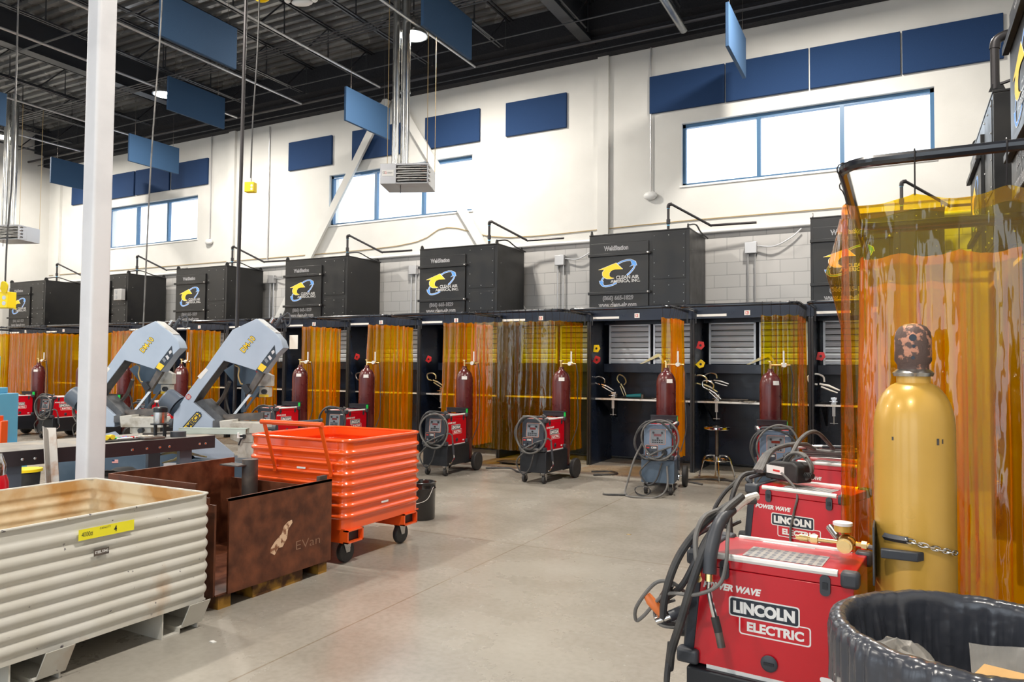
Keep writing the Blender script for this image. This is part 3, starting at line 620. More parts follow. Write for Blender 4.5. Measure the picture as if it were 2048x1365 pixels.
MB().cyl((.25, 0, .41), (.36, 0, .41), .04, 10).build('brass_valve', M['brass'], o)
MB().box(.12, -.02, .47, .32, .02, .48).build('valve_lever', M['white'], o)

# ------------------------------------------------------------------ welding curtains
def curtain(path, top, bot, amp, wl, label, seed=0, sag=.02, hs=.16, nz=14, hooks=True, flare=0, gather=.55, step=.018, jit=.5):
    rnd = random.Random(seed); P = [Vector((p[0], p[1], 0)) for p in path]
    L = [0]
    for a, b in zip(P, P[1:]): L.append(L[-1]+(b-a).length)
    T = L[-1]; n = max(6, int(T/step))
    def at(s):
        for i in range(len(P)-1):
            if s <= L[i+1] or i == len(P)-2:
                t = (s-L[i])/(L[i+1]-L[i]); d = (P[i+1]-P[i]).normalized(); return P[i].lerp(P[i+1], t), Vector((d.y, -d.x, 0))
    ph = [0]; 
    for i in range(n): ph.append(ph[-1]+2*PI*step/wl*(1+jit*math.sin(i*.37+seed*1.7)*rnd.uniform(.4, 1)))
    am = [amp*(.55+.6*abs(noise.noise(Vector((i*.07, seed*3.1, 0))))*1.6) for i in range(n+1)]
    o = thing('welding_curtain', label, 'welding curtain', (P[0].x, P[0].y, 0), 0, 'transparent orange welding curtains')
    O = P[0]
    def fn(u, v):
        i = int(round(u*n)); s = u*T; p, nn = at(s); z = top+(bot-top)*v
        k = gather+(1-gather)*min(1, v*2.2)
        q = noise.noise(Vector((s*2.2+seed*7, v*2.0, seed)))
        off = am[i]*k*math.sin(ph[i]+q*1.4*v)+q*.035*v
        off2 = am[i]*.5*k*math.sin(2*ph[i]+1.1+q)
        tng = Vector((-nn.y, nn.x, 0))
        r = p+nn*off+tng*off2-O
        hk = abs(math.sin(PI*(s-.03)/hs)) if sag else 0
        r.z = z-sag*hk*(1-v)**6+.012*q*v
        if flare and u < .12: r += (nn*.10-tng*.06)*(1-u/.12)*max(0, 1-abs(v-.12)*6)*flare
        return r
    MB().grid(fn, n+1, nz).build('sheet', M['pvcnear' if flare else 'pvc'], o, smooth=180, recalc=False)
    if top > 2: MB().grid(lambda u, v: fn(u, v*.03)+Vector((0, 0, .0))+at(u*T)[1]*.004, n+1, 2).build('hem', M['pvcnear' if flare else 'pvc'], o, smooth=180, recalc=False)
    return o, at, T, O
hk = MB().tube([(0, 0, -.145), (0, .012, -.15), (0, .006, -.135), (0, 0, -.10), (0, -.01, -.05)]+[(0, -.005+.028*math.sin(a)*-1-.0, 0-.028*math.cos(a)*-1) for a in [2.6, 2.0, 1.4, .8, .2, -.4, -1.0]], .003, 5).build('hook', M['pipe'])
hook_mesh = hk.data; bpy.data.objects.remove(hk)
def hang(res, zr, step=.16, ang=0):
    o, at, T, O = res; s = .03
    while s < T:
        p, nn = at(s); h = bpy.data.objects.new('hook', hook_mesh); C.objects.link(h); h.parent = o
        h.location = (p.x-O.x, p.y-O.y, zr); h.rotation_euler = (0, 0, math.atan2(nn.y, nn.x)+PI/2); s += step
def cb(k, x0, leg, label, amp=.045, wl=.075, seed=1, clear=0):
    """curtain of booth k: from x0 on the front rail, round the right bend and back along the leg"""
    xr = bx(k)+BW-.07; yf = YF-.95; pts = []
    if x0 < xr-.12: pts += [(x0, yf), (xr-.10, yf), (xr-.03, yf+.035), (xr, yf+.11)]
    else: pts += [(xr-.02, yf+.02), (xr, yf+.11)]
    pts.append((xr, yf+leg))
    r = curtain(pts, 2.24, .27, amp, wl, label, seed)
    if clear:
        for c in C.objects:
            if c.parent == r[0] and c.name.startswith(('sheet', 'hem')): c.data.materials[0] = M['pvcnear']
    hang(r, 2.385, .11 if amp > .03 else .2); return r
cb(12, bx(13)-.20, .72, 'orange curtain bunched beside booth 12, right of the stool-side cylinder', .055, .12, 1)
cb(13, bx(14)-.52, .85, 'orange curtain of booth 13 with a clear yellow middle, behind a dark cylinder', .04, .15, 2, 1)
cb(11, bx(11)+.08, .86, 'wide clear yellow curtain drawn across booth 11, bunched orange at its right', .035, .19, 3, 1)
cb(10, bx(11)-.50, .86, 'orange curtain hanging left of the wide clear curtain', .05, .13, 4)
cb(9, bx(10)-.38, .84, 'orange curtain of the booth right of the front saw, second to the right', .05, .13, 5)
cb(8, bx(9)-.26, .84, 'orange curtain with tight folds behind the welder left of the orange cart', .055, .125, 6)
cb(7, bx(8)-.10, .82, 'orange curtain beside the head of the front saw', .05, .13, 7)
cb(6, bx(7)-.12, .84, 'orange curtain visible between the two saw heads', .05, .13, 8)
cb(5, bx(6)-.75, .84, 'orange curtain behind the head of the rear saw', .05, .13, 9)
cb(4, bx(5)-.20, .84, 'orange curtain just right of the white column', .05, .13, 10)
cb(3, bx(3)+.25, .84, 'wide orange curtain left of the white column', .045, .14, 11)
cb(2, bx(3)-1.05, .80, 'orange curtain at the far left edge of the photo', .045, .14, 12)
def cr(y, x1, front, label, amp, wl, seed, sag=.03, flare=0, top=2.24, z0=.27, rail=2.385, step=.018):
    xf = RXF-.95; yy = y-BW+.07; pts = []
    if front: pts += [(xf, yy+front)]
    pts += [(xf, yy+.11), (xf+.035, yy+.03), (xf+.11, yy), (x1, yy)]
    r = curtain(pts, top, z0, amp, wl, label, seed, sag, .30, 26, True, flare, gather=.35, step=step, jit=.7); hang(r, rail, .30); return r
cr(8.09, .45, .25, 'orange curtain deep in the right row, farthest behind the big yellow one', .05, .085, 21)
cr(6.453, .62, .05, 'orange curtain seen through the big yellow one', .06, .085, 22)
cr(4.816, .80, .42, 'big glossy yellow curtain in the right foreground behind the gold cylinder', .024, .24, 23, .035, 1)
# ------------------------------------------------------------------ gas cylinders
def cylinder(m, R=.128, H=1.39, reg=True):
    o = thing('gas_cylinder', '', 'gas cylinder', (0, 0, 0), 0, 'maroon gas cylinders')
    prof = [(R*.92, 0), (R, .02), (R, H-.22)]+[(R*math.cos(a)*.78+R*.22, H-.22+.17*math.sin(a)) for a in [i*PI/14 for i in range(1, 7)]]+[(R*.28, H-.03), (R*.26, H)]
    MB().lathe(prof, 28).build('body', m, o)
    return o
def welding_cylinder():
    o = cylinder(M['maroon'])
    v = MB().cyl((0, 0, 1.38), (0, 0, 1.47), .016, 10).cyl((0, 0, 1.47), (0, 0, 1.485), .034, 12).build('valve', M['brass'], o)
    r = MB().cyl((.0, 0, 1.435), (.13, -.0, 1.435), .011, 8).cyl((.125, 0, 1.435), (.185, 0, 1.435), .030, 12).cyl((.185, 0, 1.435), (.23, 0, 1.435), .010, 8).cyl((.155, -.05, 1.435), (.155, -.01, 1.435), .012, 8).build('regulator', M['brass'], o)
    MB().cyl((.155, -.062, 1.435), (.155, -.045, 1.435), .028, 14).build('gauge', M['paper'], r)
    MB().cyl((.155, 0, 1.46), (.155, 0, 1.61), .011, 10).build('flow_tube', M['white'], r)
    MB().tube(cm([(.23, 0, 1.43), (.26, 0, 1.25), (.24, .03, 1.0), (.26, .0, .6), (.20, -.1, .3)]), .007, 6).build('gas_hose', M['cable'], o)
    a0 = -1.4
    MB().add([(math.cos(a)*(.131-.004*j), math.sin(a)*(.131-.004*j), 1.19+.05*j) for j in range(2) for a in [a0+i*.16 for i in range(5)]], [(i, i+1, i+6, i+5) for i in range(4)]).build('shoulder_label', M['paper'], o, smooth=180)
    return o
# ------------------------------------------------------------------ welders on carts
def loop(cx, cz, rx, rz_, y, turns, ph, rnd, n=16):
    out = []
    for i in range(int(n*turns)):
        a = ph+2*PI*i/n; k = 1+.09*math.sin(i*.43+rnd)+.04*math.sin(i*1.1+rnd*2)
        out.append((cx+rx*k*math.sin(a), y-.012*math.sin(a*.5+rnd)-.004*i/n, cz+rz_*k*math.cos(a)))
    return out
def welder(cartm, frontm, near=False):
    o = thing('welder', '', 'welding machine', (0, 0, 0), 0, 'red welders on carts')
    # cart
    c = MB().box(-.20, .03, .14, .20, .66, .42).build('cart_tray', cartm, o, bevel=.008)
    MB().prism([(.62, .12), (1.0, .12), (1.0, .152), (.70, .152), (.70, .40), (.62, .40)], 'x', -.16, .16).build('cylinder_platform', M['black'], c)
    MB().box(-.17, .62, .86, .17, .67, .92).box(-.17, .60, .915, .17, .715, .925).build('cylinder_bracket', M['black'], c)
    MB().box(-.02, .64, .40, .02, .67, .90).box(-.15, .64, .40, -.12, .67, .90).box(.12, .64, .40, .15, .67, .90).build('rear_frame', M['black'], c)
    MB().box(.17, .60, .84, .173, .65, .915).build('inspection_tag', M['green'], c)
    for x in (-.15, .15):
        k = MB().prism([(.045, .14), (.105, .14), (.095, .045), (.065, .045)], 'x', x-.028, x-.023).prism([(.045, .14), (.105, .14), (.095, .045), (.065, .045)], 'x', x+.023, x+.028).box(x-.03, .04, .135, x+.03, .11, .142).build('caster', M['steel'], o)
        MB().lathe([(.02, -.018), (.05, -.018), (.052, -.01), (.052, .01), (.05, .018), (.02, .018)], 18, (x, .08, .052), 'x').build('caster_wheel', M['rubber'], k)
    for x in (-.25, .25):
        k = MB().lathe([(.07, -.028), (.128, -.03), (.137, -.02), (.137, .02), (.128, .03), (.07, .028)], 28, (x, .80, .137), 'x').build('wheel', M['rubber'], o)
        MB().lathe([(.0, -.02), (.085, -.024), (.085, .024), (.0, .02)], 20, (x, .80, .137), 'x').build('hub', M['bumper'], k)
    MB().cyl((-.25, .8, .137), (.25, .8, .137), .012, 8).build('axle', M['steel'], o)
    # machine body; the front leans back
    z0, z1 = .43, .845
    MB().prism([(.045, z0), (.61, z0), (.61, z1-.045), (.085, z1-.045)], 'x', -.172, .172).build('casing', M['red'], o, bevel=.003)
    lid = MB().prism([(.087, z1-.043), (.612, z1-.043), (.612, z1), (.092, z1)], 'x', -.175, .175).build('lid', M['red'], o, bevel=.003)
    B(-.04, .22, z1+.0005, .12, .50, z1+.002).build('warning_label', M['warnlabel'], lid)
    for s in (-1, 1):
        MB().tube([(s*.168, .13, z1-.002), (s*.168, .56, z1-.002)], .013, 8).build('top_rail', M['white'], o)
        MB().box(s*.160-.012, .10, z0-.012, s*.160+.014, .58, z0+.004).build('bottom_rail', M['white'], o)
    fr = MB().prism([(.0, z0-.005), (.05, z0-.005), (.092, z1+.005), (.042, z1+.005)], 'x', -.168, .168).build('front_panel', frontm, o, bevel=.010)
    # panel plane: y = .0+ (z-z0)*.1
    def fp(z): return (z-(z0-.005))*.0988
    RF = (PI/2-.0985, 0, 0)
    pl = MB().prism(rrect(-.085, -.09, .105, .095, .012), 'z', 0, .003).build('control_panel', M['orangeline'], fr); pl.location = (-.01, fp(.70)-.001, .70); pl.rotation_euler = RF
    pk = MB().prism(rrect(-.080, -.085, .100, .090, .010), 'z', .003, .005).build('panel_face', M['gray2'], pl)
    for x in (-.042, .062): MB().cyl((x, .052, .005), (x, .052, .022), .012, 12).build('dial', M['black'], pl)
    B(-.035, .008, .005, .055, .036, .007).build('display', M['display'], pl)
    MB().cyl((.01, -.015, .005), (.01, -.015, .022), .011, 12).build('dial', M['black'], pl)
    for r in range(2):
        for q in range(5): B(-.055+q*.027, -.048-r*.025, .005, -.037+q*.027, -.033-r*.025, .008).build('button', M['black'], pl)
    p2 = MB().prism(rrect(-.075, -.065, .075, .065, .010), 'z', 0, .003).build('output_panel', M['orangeline'], fr); p2.location = (-.07, fp(.525)-.001, .535); p2.rotation_euler = RF
    MB().prism(rrect(-.071, -.061, .071, .061, .009), 'z', .003, .0045).build('panel_face', frontm, p2)
    text('lettering', 'C300', .065, .022, M['logowhite'], p2, (.025, .035, .006), (0, 0, 0), bold=.03, depth=0); B(-.062, .025, .005, -.028, .04, .006).build('marking', M['redtext'], p2)
    B(-.008, -.045, .0045, .012, -.005, .02).build('switch', M['black'], p2); MB().cyl((-.042, -.035, .004), (-.042, -.035, .012), .015, 12).build('socket', M['steel'], p2)
    B(.10, fp(.79)-.003, .785, .15, fp(.79)+.004, .802).build('asset_sticker', M['paper'], fr)
    MB().cyl((.085, .03, .525), (.085, -.05, .515), .032, 12).build('gun_connector', M['black'], fr)
    for z in (z0+.02, z1-.02):
        for x in (-.165, .165):
            for yy in ((.018 if z < .6 else .058), .60):
                MB().box(x-.032 if x < 0 else x-.022, yy-.03, z-.024, x+.022 if x < 0 else x+.032, yy+.055 if yy < .3 else yy+.03, z+.032).build('corner_bumper', M['bumper'], o, bevel=.012)
    MB().tube(cm([(-.15, .05, z1+.01), (-.13, .02, z1+.035), (.13, .02, z1+.035), (.15, .05, z1+.01)], 4), .013, 8).build('handle', M['bumper'], o)
    # right flank graphics
    X = .1725
    def flank(pts, nm, m, d0, d1, par): return MB().prism(pts, 'x', d0, d1).build(nm, m, par)
    for yy in (.17, .52):
        lt = flank(rrect(yy-.017, z1-.083, yy+.017, z1-.012, .015), 'latch', M['bumper'], X, X+.010, o)
        B(X+.009, yy-.008, z1-.058, X+.014, yy+.008, z1-.036).build('latch_pin', M['black'], lt)
    lg = flank(rrect(.185, .632, .435, .704, .011), 'logo_outline', M['logowhite'], X, X+.0008, o)
    flank(rrect(.190, .637, .430, .699, .008), 'logo_field', M['logoblack'], X+.0008, X+.0014, lg)
    flank(rrect(.222, .572, .472, .640, .011), 'logo_outline', M['logowhite'], X-.0002, X+.0004, lg)
    flank(rrect(.227, .577, .467, .636, .008), 'logo_field', M['red'], X+.0004, X+.00075, lg)
    RS = (PI/2, 0, PI/2)
    text('lettering', 'LINCOLN', .218, .044, M['logowhite'], lg, (X+.002, .310, .668), RS, bold=.06, depth=0)
    text('lettering', 'ELECTRIC', .198, .035, M['logowhite'], lg, (X+.0016, .350, .604), RS, bold=.045, depth=0)
    text('lettering', 'POWER WAVE', .215, .026, M['logowhite'], o, (X+.0006, .195, .732), RS, bold=.05, shear=.25, depth=0)
    kl = MB().lathe([(.0, 0), (.027, 0), (.030, .006), (.024, .010), (.0, .010)], 18, (X, .33, .487), 'x').build('drum_latch', M['bumper'], o)
    B(X+.01, .312, .484, X+.014, .348, .492).build('latch_slot', M['black'], kl)
    flank(rrect(.50, .462, .545, .480, .008), 'eco_sticker', M['logowhite'], X, X+.0006, o)
    return o
def cables(par, seed, kind):
    r = random.Random(seed)
    p = loop(r.uniform(-.03, .03), .66, r.uniform(.21, .25), r.uniform(.20, .25), -.03, 1.55, 3.6, seed)+[(.18, .05, .88), (.10, .12, .90)]
    MB().tube(cm([(.085, -.04, .515), (.03, -.08, .46)]+p, 3), .0125, 7).build('torch_cable', M['cable'], par)
    if kind != 2:
        q = loop(0.03, .66, .22, .24, -.055, 1.3, 2.6, seed+3)
        MB().tube(cm([(-.10, -.02, .44)]+q+[(.22, .05, .60), (.235, .12, .45)], 3), .011, 7).build('torch_cable', M['cable2'], par)
        t = MB().tube([(.235, .12, .46), (.24, .13, .33), (.24, .14, .30)], [.014, .018, .016], 8).build('welding_torch', M['bumper'], par)
        MB().tube(cm([(.24, .14, .30), (.24, .15, .25), (.24, .09, .20), (.24, .03, .18)], 4), .009, 7).build('torch_neck', M['chrome'], t)
    MB().tube(cm([(-.05, -.02, .45), (-.16, -.06, .34), (-.20, -.05, .25), (-.1, -.07, .13), (.0, -.06, .2), (.06, -.05, .40)], 4), .010, 7).build('ground_cable', M['cable'], par)
    if kind == 1:
        MB().tube(cm([(-.18, -.03, .62), (-.27, -.08, .42), (-.34, -.12, .16), (-.36, -.18, .02), (-.24, -.30, .012), (.02, -.22, .012), (.13, -.12, .12), (.12, -.04, .36)], 5), .012, 7).build('floor_cable', M['cable2'], par)
        MB().tube(cm([(-.33, -.2, .015), (-.55, -.25, .012), (-.62, -.22, .012)], 4), .012, 6).build('ground_clamp', M['cable'], par)
        MB().tube(cm(loop(-.15, .07, .09, .055, -.15, 2.6, 0, 3), 3), .005, 5).build('thin_lead', M['cable'], par)
    return
base_black = welder(M['black'], mat('front_black', (.030, .036, .050), .4))
base_grey = base_black  # replaced below for the two grey-fronted machines
def pos(o, x, y, r, l): o.location = (x, y, 0); o.rotation_euler = (0, 0, math.radians(r)); o['label'] = l
CY0 = None
def add_cyl(o, l):
    global CY0
    if CY0 is None: CY0 = c = welding_cylinder()
    else: c = dup(CY0)
    rz = o.rotation_euler.z; x, y, _ = o.location; d = .85
    c.location = (x-math.sin(rz)*d, y+math.cos(rz)*d, .153); c.rotation_euler = (0, 0, rz); c['label'] = l
    return c
SP = [(-4.30, 8.72, -3, 'black fronted red welder in front of the wide clear curtain, cable coiled over its face', 'maroon gas cylinder standing before the wide clear yellow curtain', 3, 0),
      (-5.78, 8.62, 2, 'black fronted red welder just right of the orange cart', 'maroon gas cylinder behind the welder right of the orange cart', 4, 0),
      (-7.60, 8.60, 4, 'red welder half hidden behind the right side of the orange cart', 'maroon gas cylinder above the right side of the orange cart', 5, 2),
      (-8.90, 8.46, 5, 'red welder seen above the orange cart handle', 'maroon gas cylinder right of the front saw head', 6, 2),
      (-12.1, 8.6, 3, 'red welder glimpsed between the two saws', 'maroon gas cylinder glimpsed below the rear saw blade', 8, 2),
      (-13.85, 8.6, 0, 'red welder hidden behind the white column', 'maroon gas cylinder just right of the white column', 9, 0),
      (-15.3, 8.72, 8, 'red welder just left of the white column, cables in loops', 'maroon gas cylinder left of the white column', 10, 0),
      (-16.45, 8.45, 8, 'red welder beside the light blue machine at left', 'maroon gas cylinder above the light blue machine at left', 11, 0)]
for i, (x, y, r, l, cl, sd, kd) in enumerate(SP):
    o = base_black if i == 0 else dup(base_black)
    pos(o, x, y, r, l); add_cyl(o, cl)
    SP[i] = (o, sd, kd)
greyf = mat('front_grey_blue', (.15, .21, .31), .38)
def regrey(o):
    for c in C.objects:
        if c.parent == o and (c.name.startswith('front_panel') or c.name.startswith('cart_tray')):
            c.data = c.data.copy(); c.data.materials[0] = greyf if c.name.startswith('front') else mat('cart_blue_grey', (.075, .115, .17), .35)
        if c.parent and c.parent.parent == o and c.name.startswith('output_panel'): pass
for x, y, r, l, cl, sd, kd in [(-2.60, 8.72, 9, 'grey fronted welder in front of booth 12 with cable trailing on the floor', 'maroon gas cylinder between booth 12 bench and its orange curtain', 13, 1),
                               (-1.22, 8.62, 12, 'grey fronted welder right of the round stool, before booth 13', 'maroon gas cylinder right of the round stool, in front of the curtain', 14, 3)]:
    o = dup(base_black); pos(o, x, y, r, l); regrey(o); add_cyl(o, cl); SP.append((o, sd, kd))
NEAR = []
for x, y, r, l in [(-.735, 3.0, -95, 'nearest red welder with torch draped over its corner, brass regulator on top'), (-.80, 4.76, -106, 'red welder behind the nearest one, black power supply resting on it'), (-.78, 6.12, -100, 'third red welder of the right row, grey cables heaped on its lid')]:
    o = dup(base_black); pos(o, x, y, r, l); NEAR.append(o)
    for c in [c for c in C.objects if c.parent and c.parent.parent == o and c.name.startswith(('inspection_tag', 'cylinder_bracket', 'rear_frame'))]: bpy.data.objects.remove(c)
for o, sd, kd in SP: cables(o, sd, kd)
# ------------------------------------------------------------------ right foreground
g = MB(); R = .128
g.lathe([(R*.93, 0), (R, .03), (R, 1.245)]+[(R*math.cos(a)*.72+R*.28, 1.245+.16*math.sin(a)) for a in [i*PI/16 for i in range(1, 8)]]+[(R*.42, 1.43)], 40)
o = thing('gas_cylinder', 'tall gold gas cylinder with rust-blotched cap in the right foreground', 'gas cylinder', (.045, 2.96, .10), 0)
g.build('body', M['gold'], o)
MB().lathe([(.062, 1.425), (.066, 1.437), (.052, 1.45), (.0, 1.45)], 24).build('neck_ring', M['galv'], o)
cp = MB().lathe([(.050, 1.445), (.050, 1.465), (.059, 1.48), (.059, 1.555), (.055, 1.582), (.043, 1.60), (.024, 1.610), (.0, 1.613)], 28).build('valve_cap', M['cap'], o)
a = math.atan2(-2.96, -.045)
for rr, zz, aa in ((.012, 1.560, a), (.005, 1.53, a+.05), (.006, 1.49, a)):
    d = Vector((math.cos(aa), math.sin(aa), 0)); MB().cyl(d*.050+Vector((0, 0, zz)), d*.0600+Vector((0, 0, zz)), rr, 14).build('cap_hole', M['logoblack'], cp)
def onc(a0, a1, z0, z1, r_=.1286, n=6): return MB().add([(r_*math.cos(a0+(a1-a0)*i/n), r_*math.sin(a0+(a1-a0)*i/n), z) for z in (z0, z1) for i in range(n+1)], [(i, i+1, n+2+i, n+1+i) for i in range(n)])
for a0, z0, w_, h_ in ((a+.55, 1.195, .07, .022), (a+.70, 1.20, .04, .015), (a-.55, 1.205, .05, .012), (a+.2, .43, .16, .01), (a+.75, .42, .03, .012)): onc(a0, a0+w_, z0, z0+h_).build('paint_chip', M['dksteel'], o, smooth=180)
# cart of the nearest cylinder: cradle bracket and chain
o = thing('cylinder_chain', 'steel safety chain hooked across the gold cylinder', 'chain', (.045, 2.96, .96), 0)
for i in range(9):
    aa = a-.10+i*.135; P = Vector((math.cos(aa)*.140, math.sin(aa)*.140, .012-i*.0045)); T = Vector((-math.sin(aa), math.cos(aa), -.1)).normalized(); Nn = Vector((math.cos(aa), math.sin(aa), 0)); Bn = T.cross(Nn); S = Nn if i % 2 else Bn
    MB().tube([P+T*.016*math.cos(q)+S*.0075*math.sin(q) for q in [k*PI/6 for k in range(12)]], .0028, 6, closed=True).build('link', M['chrome'], o)
MB().tube([(math.cos(a-.75+k*.1)*.136, math.sin(a-.75+k*.1)*.136, .012) for k in range(7)], .012, 4).build('cradle_band', M['bumper'], o)
o = MB().prism([(-.06, -.03), (.05, -.03), (.07, .0), (-.06, .0)], 'z', .90, .93).box(-.085, -.02, .80, -.078, .12, 1.0).build('cylinder_cradle', M['bumper'], bevel=.004)
o.location = (.0, 2.825, .01); tag(o, 'dark steel cradle plate hugging the gold cylinder below its middle', 'bracket')
# brass regulator lying on the nearest welder
W1 = (-.725, 2.95)
o = thing('gas_regulator', 'brass gas regulator with clear gauge lying on the nearest welder lid', 'regulator', (-.175, 2.98, .873), math.radians(-6))
MB().sphere((0, 0, .034), .034, 18).cyl((0, -.05, .034), (0, .02, .034), .027, 18).cyl((0, -.055, .034), (0, -.05, .034), .02, 18).build('body', M['brass'], o)
MB().cyl((-.03, 0, .034), (-.16, .0, .034), .008, 10).cyl((-.10, 0, .034), (-.125, 0, .034), .017, 6).cyl((-.135, 0, .034), (-.165, 0, .034), .013, 10).cyl((-.165, 0, .034), (-.178, 0, .034), .009, 10).build('inlet_stem', M['brass'], o)
MB().cyl((.03, 0, .034), (.075, .0, .034), .011, 10).cyl((.05, 0, .034), (.068, 0, .034), .016, 6).build('outlet_stem', M['brass'], o)
gg = MB().cyl((-.015, .01, .065), (-.015, .01, .075), .006, 8).cyl((-.015, .01, .075), (-.015, .01, .098), .030, 22).build('gauge', M['gold'], o)
MB().cyl((-.015, .01, .098), (-.015, .01, .108), .034, 22).build('gauge_lens', M['logowhite'], gg)
MB().cyl((-.03, .02, .04), (-.07, .06, .075), .014, 12).build('flow_tube', M['steel'], o)
MB().tube(cm([(.07, 0, .034), (.12, -.03, .02), (.17, -.08, -.08), (.20, -.11, -.22), (.22, -.10, -.45), (.2, .0, -.7)], 6), .009, 8).build('gas_hose', M['cable2'], o)
MB().prism([(-.30, -.012), (-.11, -.008), (-.11, .008), (-.30, .006)], 'z', -.001, .001).build('pull_strip', M['logowhite'], o)
# torch and cables draped over the nearest welder
o = thing('welding_torch', 'welding torch with dark rubber grip hanging over the nearest welder corner', 'welding torch', (0, 0, 0), 0)
MB().tube(cm([(-.575, 2.92, 1.00), (-.600, 2.80, .965), (-.615, 2.735, .875), (-.615, 2.715, .80)], 6), [.019]*4+[.023]*5+[.026]*5+[.025]*5, 12).build('grip', M['bumper'], o)
MB().tube(cm([(-.50, 3.02, 1.045), (-.535, 2.97, 1.035), (-.575, 2.92, 1.00)], 5), .017, 10).build('strain_sleeve', M['benchedge'], o)
MB().cyl((-.615, 2.712, .80), (-.614, 2.708, .775), .015, 12).build('brass_nut', M['brass'], o)
MB().tube(cm([(-.614, 2.708, .775), (-.614, 2.705, .74), (-.605, 2.70, .70), (-.592, 2.695, .655)], 5), .010, 10).build('neck', M['chrome'], o)
MB().cyl((-.592, 2.695, .655), (-.578, 2.69, .605), .015, 12).build('insulator', M['rubber'], o)
MB().cyl((-.578, 2.69, .605), (-.566, 2.685, .555), .0145, 12).build('nozzle', M['dksteel'], o)
o = thing('torch_cables', 'heavy black cables looping down beside the nearest welder front corner', 'cable', (0, 0, 0), 0)
for pts, r in (([(-.50, 3.00, 1.03), (-.58, 2.95, 1.02), (-.66, 2.82, .955), (-.73, 2.74, .85), (-.775, 2.72, .72), (-.79, 2.73, .60), (-.76, 2.76, .58)], .0145),
               ([(-.545, 2.96, 1.05), (-.60, 2.86, .99), (-.635, 2.74, .89), (-.675, 2.70, .76), (-.715, 2.70, .62), (-.755, 2.72, .50), (-.77, 2.74, .42)], .016),
               ([(-.56, 2.98, 1.03), (-.63, 2.80, .93), (-.665, 2.74, .85), (-.72, 2.74, .74), (-.80, 2.80, .66)], .012),
               ([(-.77, 2.76, .73), (-.83, 2.80, .62), (-.80, 2.84, .58)], .015),
               ([(-.765, 2.74, .52), (-.775, 2.72, .36), (-.765, 2.74, .20), (-.75, 2.78, .05), (-.72, 2.9, .012)], .012)):
    MB().tube(cm(pts, 7), r, 10).build('cable', M['cable'], o)
MB().tube(cm([(-.62, 2.90, 1.0), (-.655, 2.80, .985), (-.675, 2.76, .92), (-.668, 2.735, .85), (-.660, 2.73, .815)], 6), .010, 8).build('earth_lead', M['cable2'], o)
MB().cyl((-.660, 2.73, .815), (-.658, 2.728, .785), .012, 10).lathe([(.006, -.004), (.014, -.004), (.014, .004), (.006, .004)], 14, (-.658, 2.726, .775), 'y').build('cable_lug', M['brass'], o)
MB().tube(cm([(-.58, 2.90, 1.0), (-.560, 2.76, .92), (-.555, 2.71, .85), (-.575, 2.69, .775), (-.66, 2.69, .725), (-.78, 2.72, .70), (-.87, 2.74, .60), (-.90, 2.74, .58), (-.89, 2.72, .64), (-.82, 2.72, .735), (-.76, 2.73, .745), (-.72, 2.78, .70)], 6), .007, 8).build('control_lead', M['cable2'], o)
MB().tube(cm([(-.765, 2.80, .66), (-.83, 2.76, .63), (-.80, 2.72, .585), (-.72, 2.75, .575)], 6), .006, 6).build('control_lead', M['cable2'], o)
o = thing('electrode_holder', 'copper-orange and chrome electrode holder hanging at the nearest welder front', 'electrode holder', (0, 0, 0), 0)
MB().tube([(-.855, 2.73, .685), (-.84, 2.73, .665), (-.80, 2.735, .625), (-.785, 2.74, .61)], [.014, .019, .019, .014], 12).build('copper_grip', mat('copper_orange', (.72, .19, .05), .35), o)
MB().cyl((-.815, 2.72, .595), (-.755, 2.74, .62), .014, 12).build('chrome_jaw', M['chrome'], o)
MB().cyl((-.77, 2.735, .615), (-.715, 2.78, .64), .020, 12).build('black_socket', M['bumper'], o)
# accessories on the second welder
o = thing('power_supply', 'black box with white label and coiled lead on the second red welder', 'power supply', (-.60, 4.74, .87), math.radians(-38))
MB().prism([(-.13, 0), (.13, 0), (.13, .07), (.09, .105), (-.09, .12), (-.13, .10)], 'x', -.06, .06).build('case', M['rubber'], o, bevel=.01).rotation_euler = (0, 0, PI/2)
B(-.115, -.0625, .035, .03, -.0605, .085).build('label', M['paper'], o); B(-.06, -.0632, .05, -.005, -.0626, .062).build('marking', M['redtext'], o)
MB().tube(cm(loop(.06, .09, .10, .08, .02, 3.2, 0, 5), 3), .008, 7).build('coiled_lead', M['cable2'], o)
for k in range(5): MB().lathe([(.008, -.004), (.017, -.003), (.017, .003), (.008, .004)], 10, (.14+k*.012, 0, .05), 'x').build('strain_ring', M['rubber'], o)
wire('cable', [(-.62, 4.60, .93), (-.55, 4.55, .87), (-.52, 4.50, .82), (-.54, 4.50, .72), (-.56, 4.50, .60), (-.55, 4.50, .40), (-.56, 4.50, .02)], .007, 'cable2', 'thin grey lead hanging down the red side of the second welder', 'cable', 7)
wire('cable', [(-.80, 4.75, .90), (-.86, 4.62, .88), (-.90, 4.52, .72), (-.89, 4.50, .50), (-.88, 4.50, .30), (-.87, 4.55, .02)], .015, 'cable', 'thick black cable hanging at the front corner of the second welder', 'cable')
wire('cable', [(-.86, 4.62, .88), (-.95, 4.55, .78), (-1.0, 4.52, .66), (-.93, 4.50, .60), (-.86, 4.60, .62)], .013, 'cable', 'black cable looped outward at the front of the second welder', 'cable')
o = thing('cable_bundle', 'bundle of thick grey cables arching from the floor side to the third welder lid', 'cable', (0, 0, 0), 0)
for k in range(3): MB().tube(cm([(-.80+k*.02, 4.75, .91), (-.76+k*.02, 5.05, 1.0+k*.01), (-.66+k*.03, 5.6, 1.01), (-.56, 6.05, .93), (-.40, 6.15, .90)], 6), .014, 8).build('cable', M['cable2'], o)
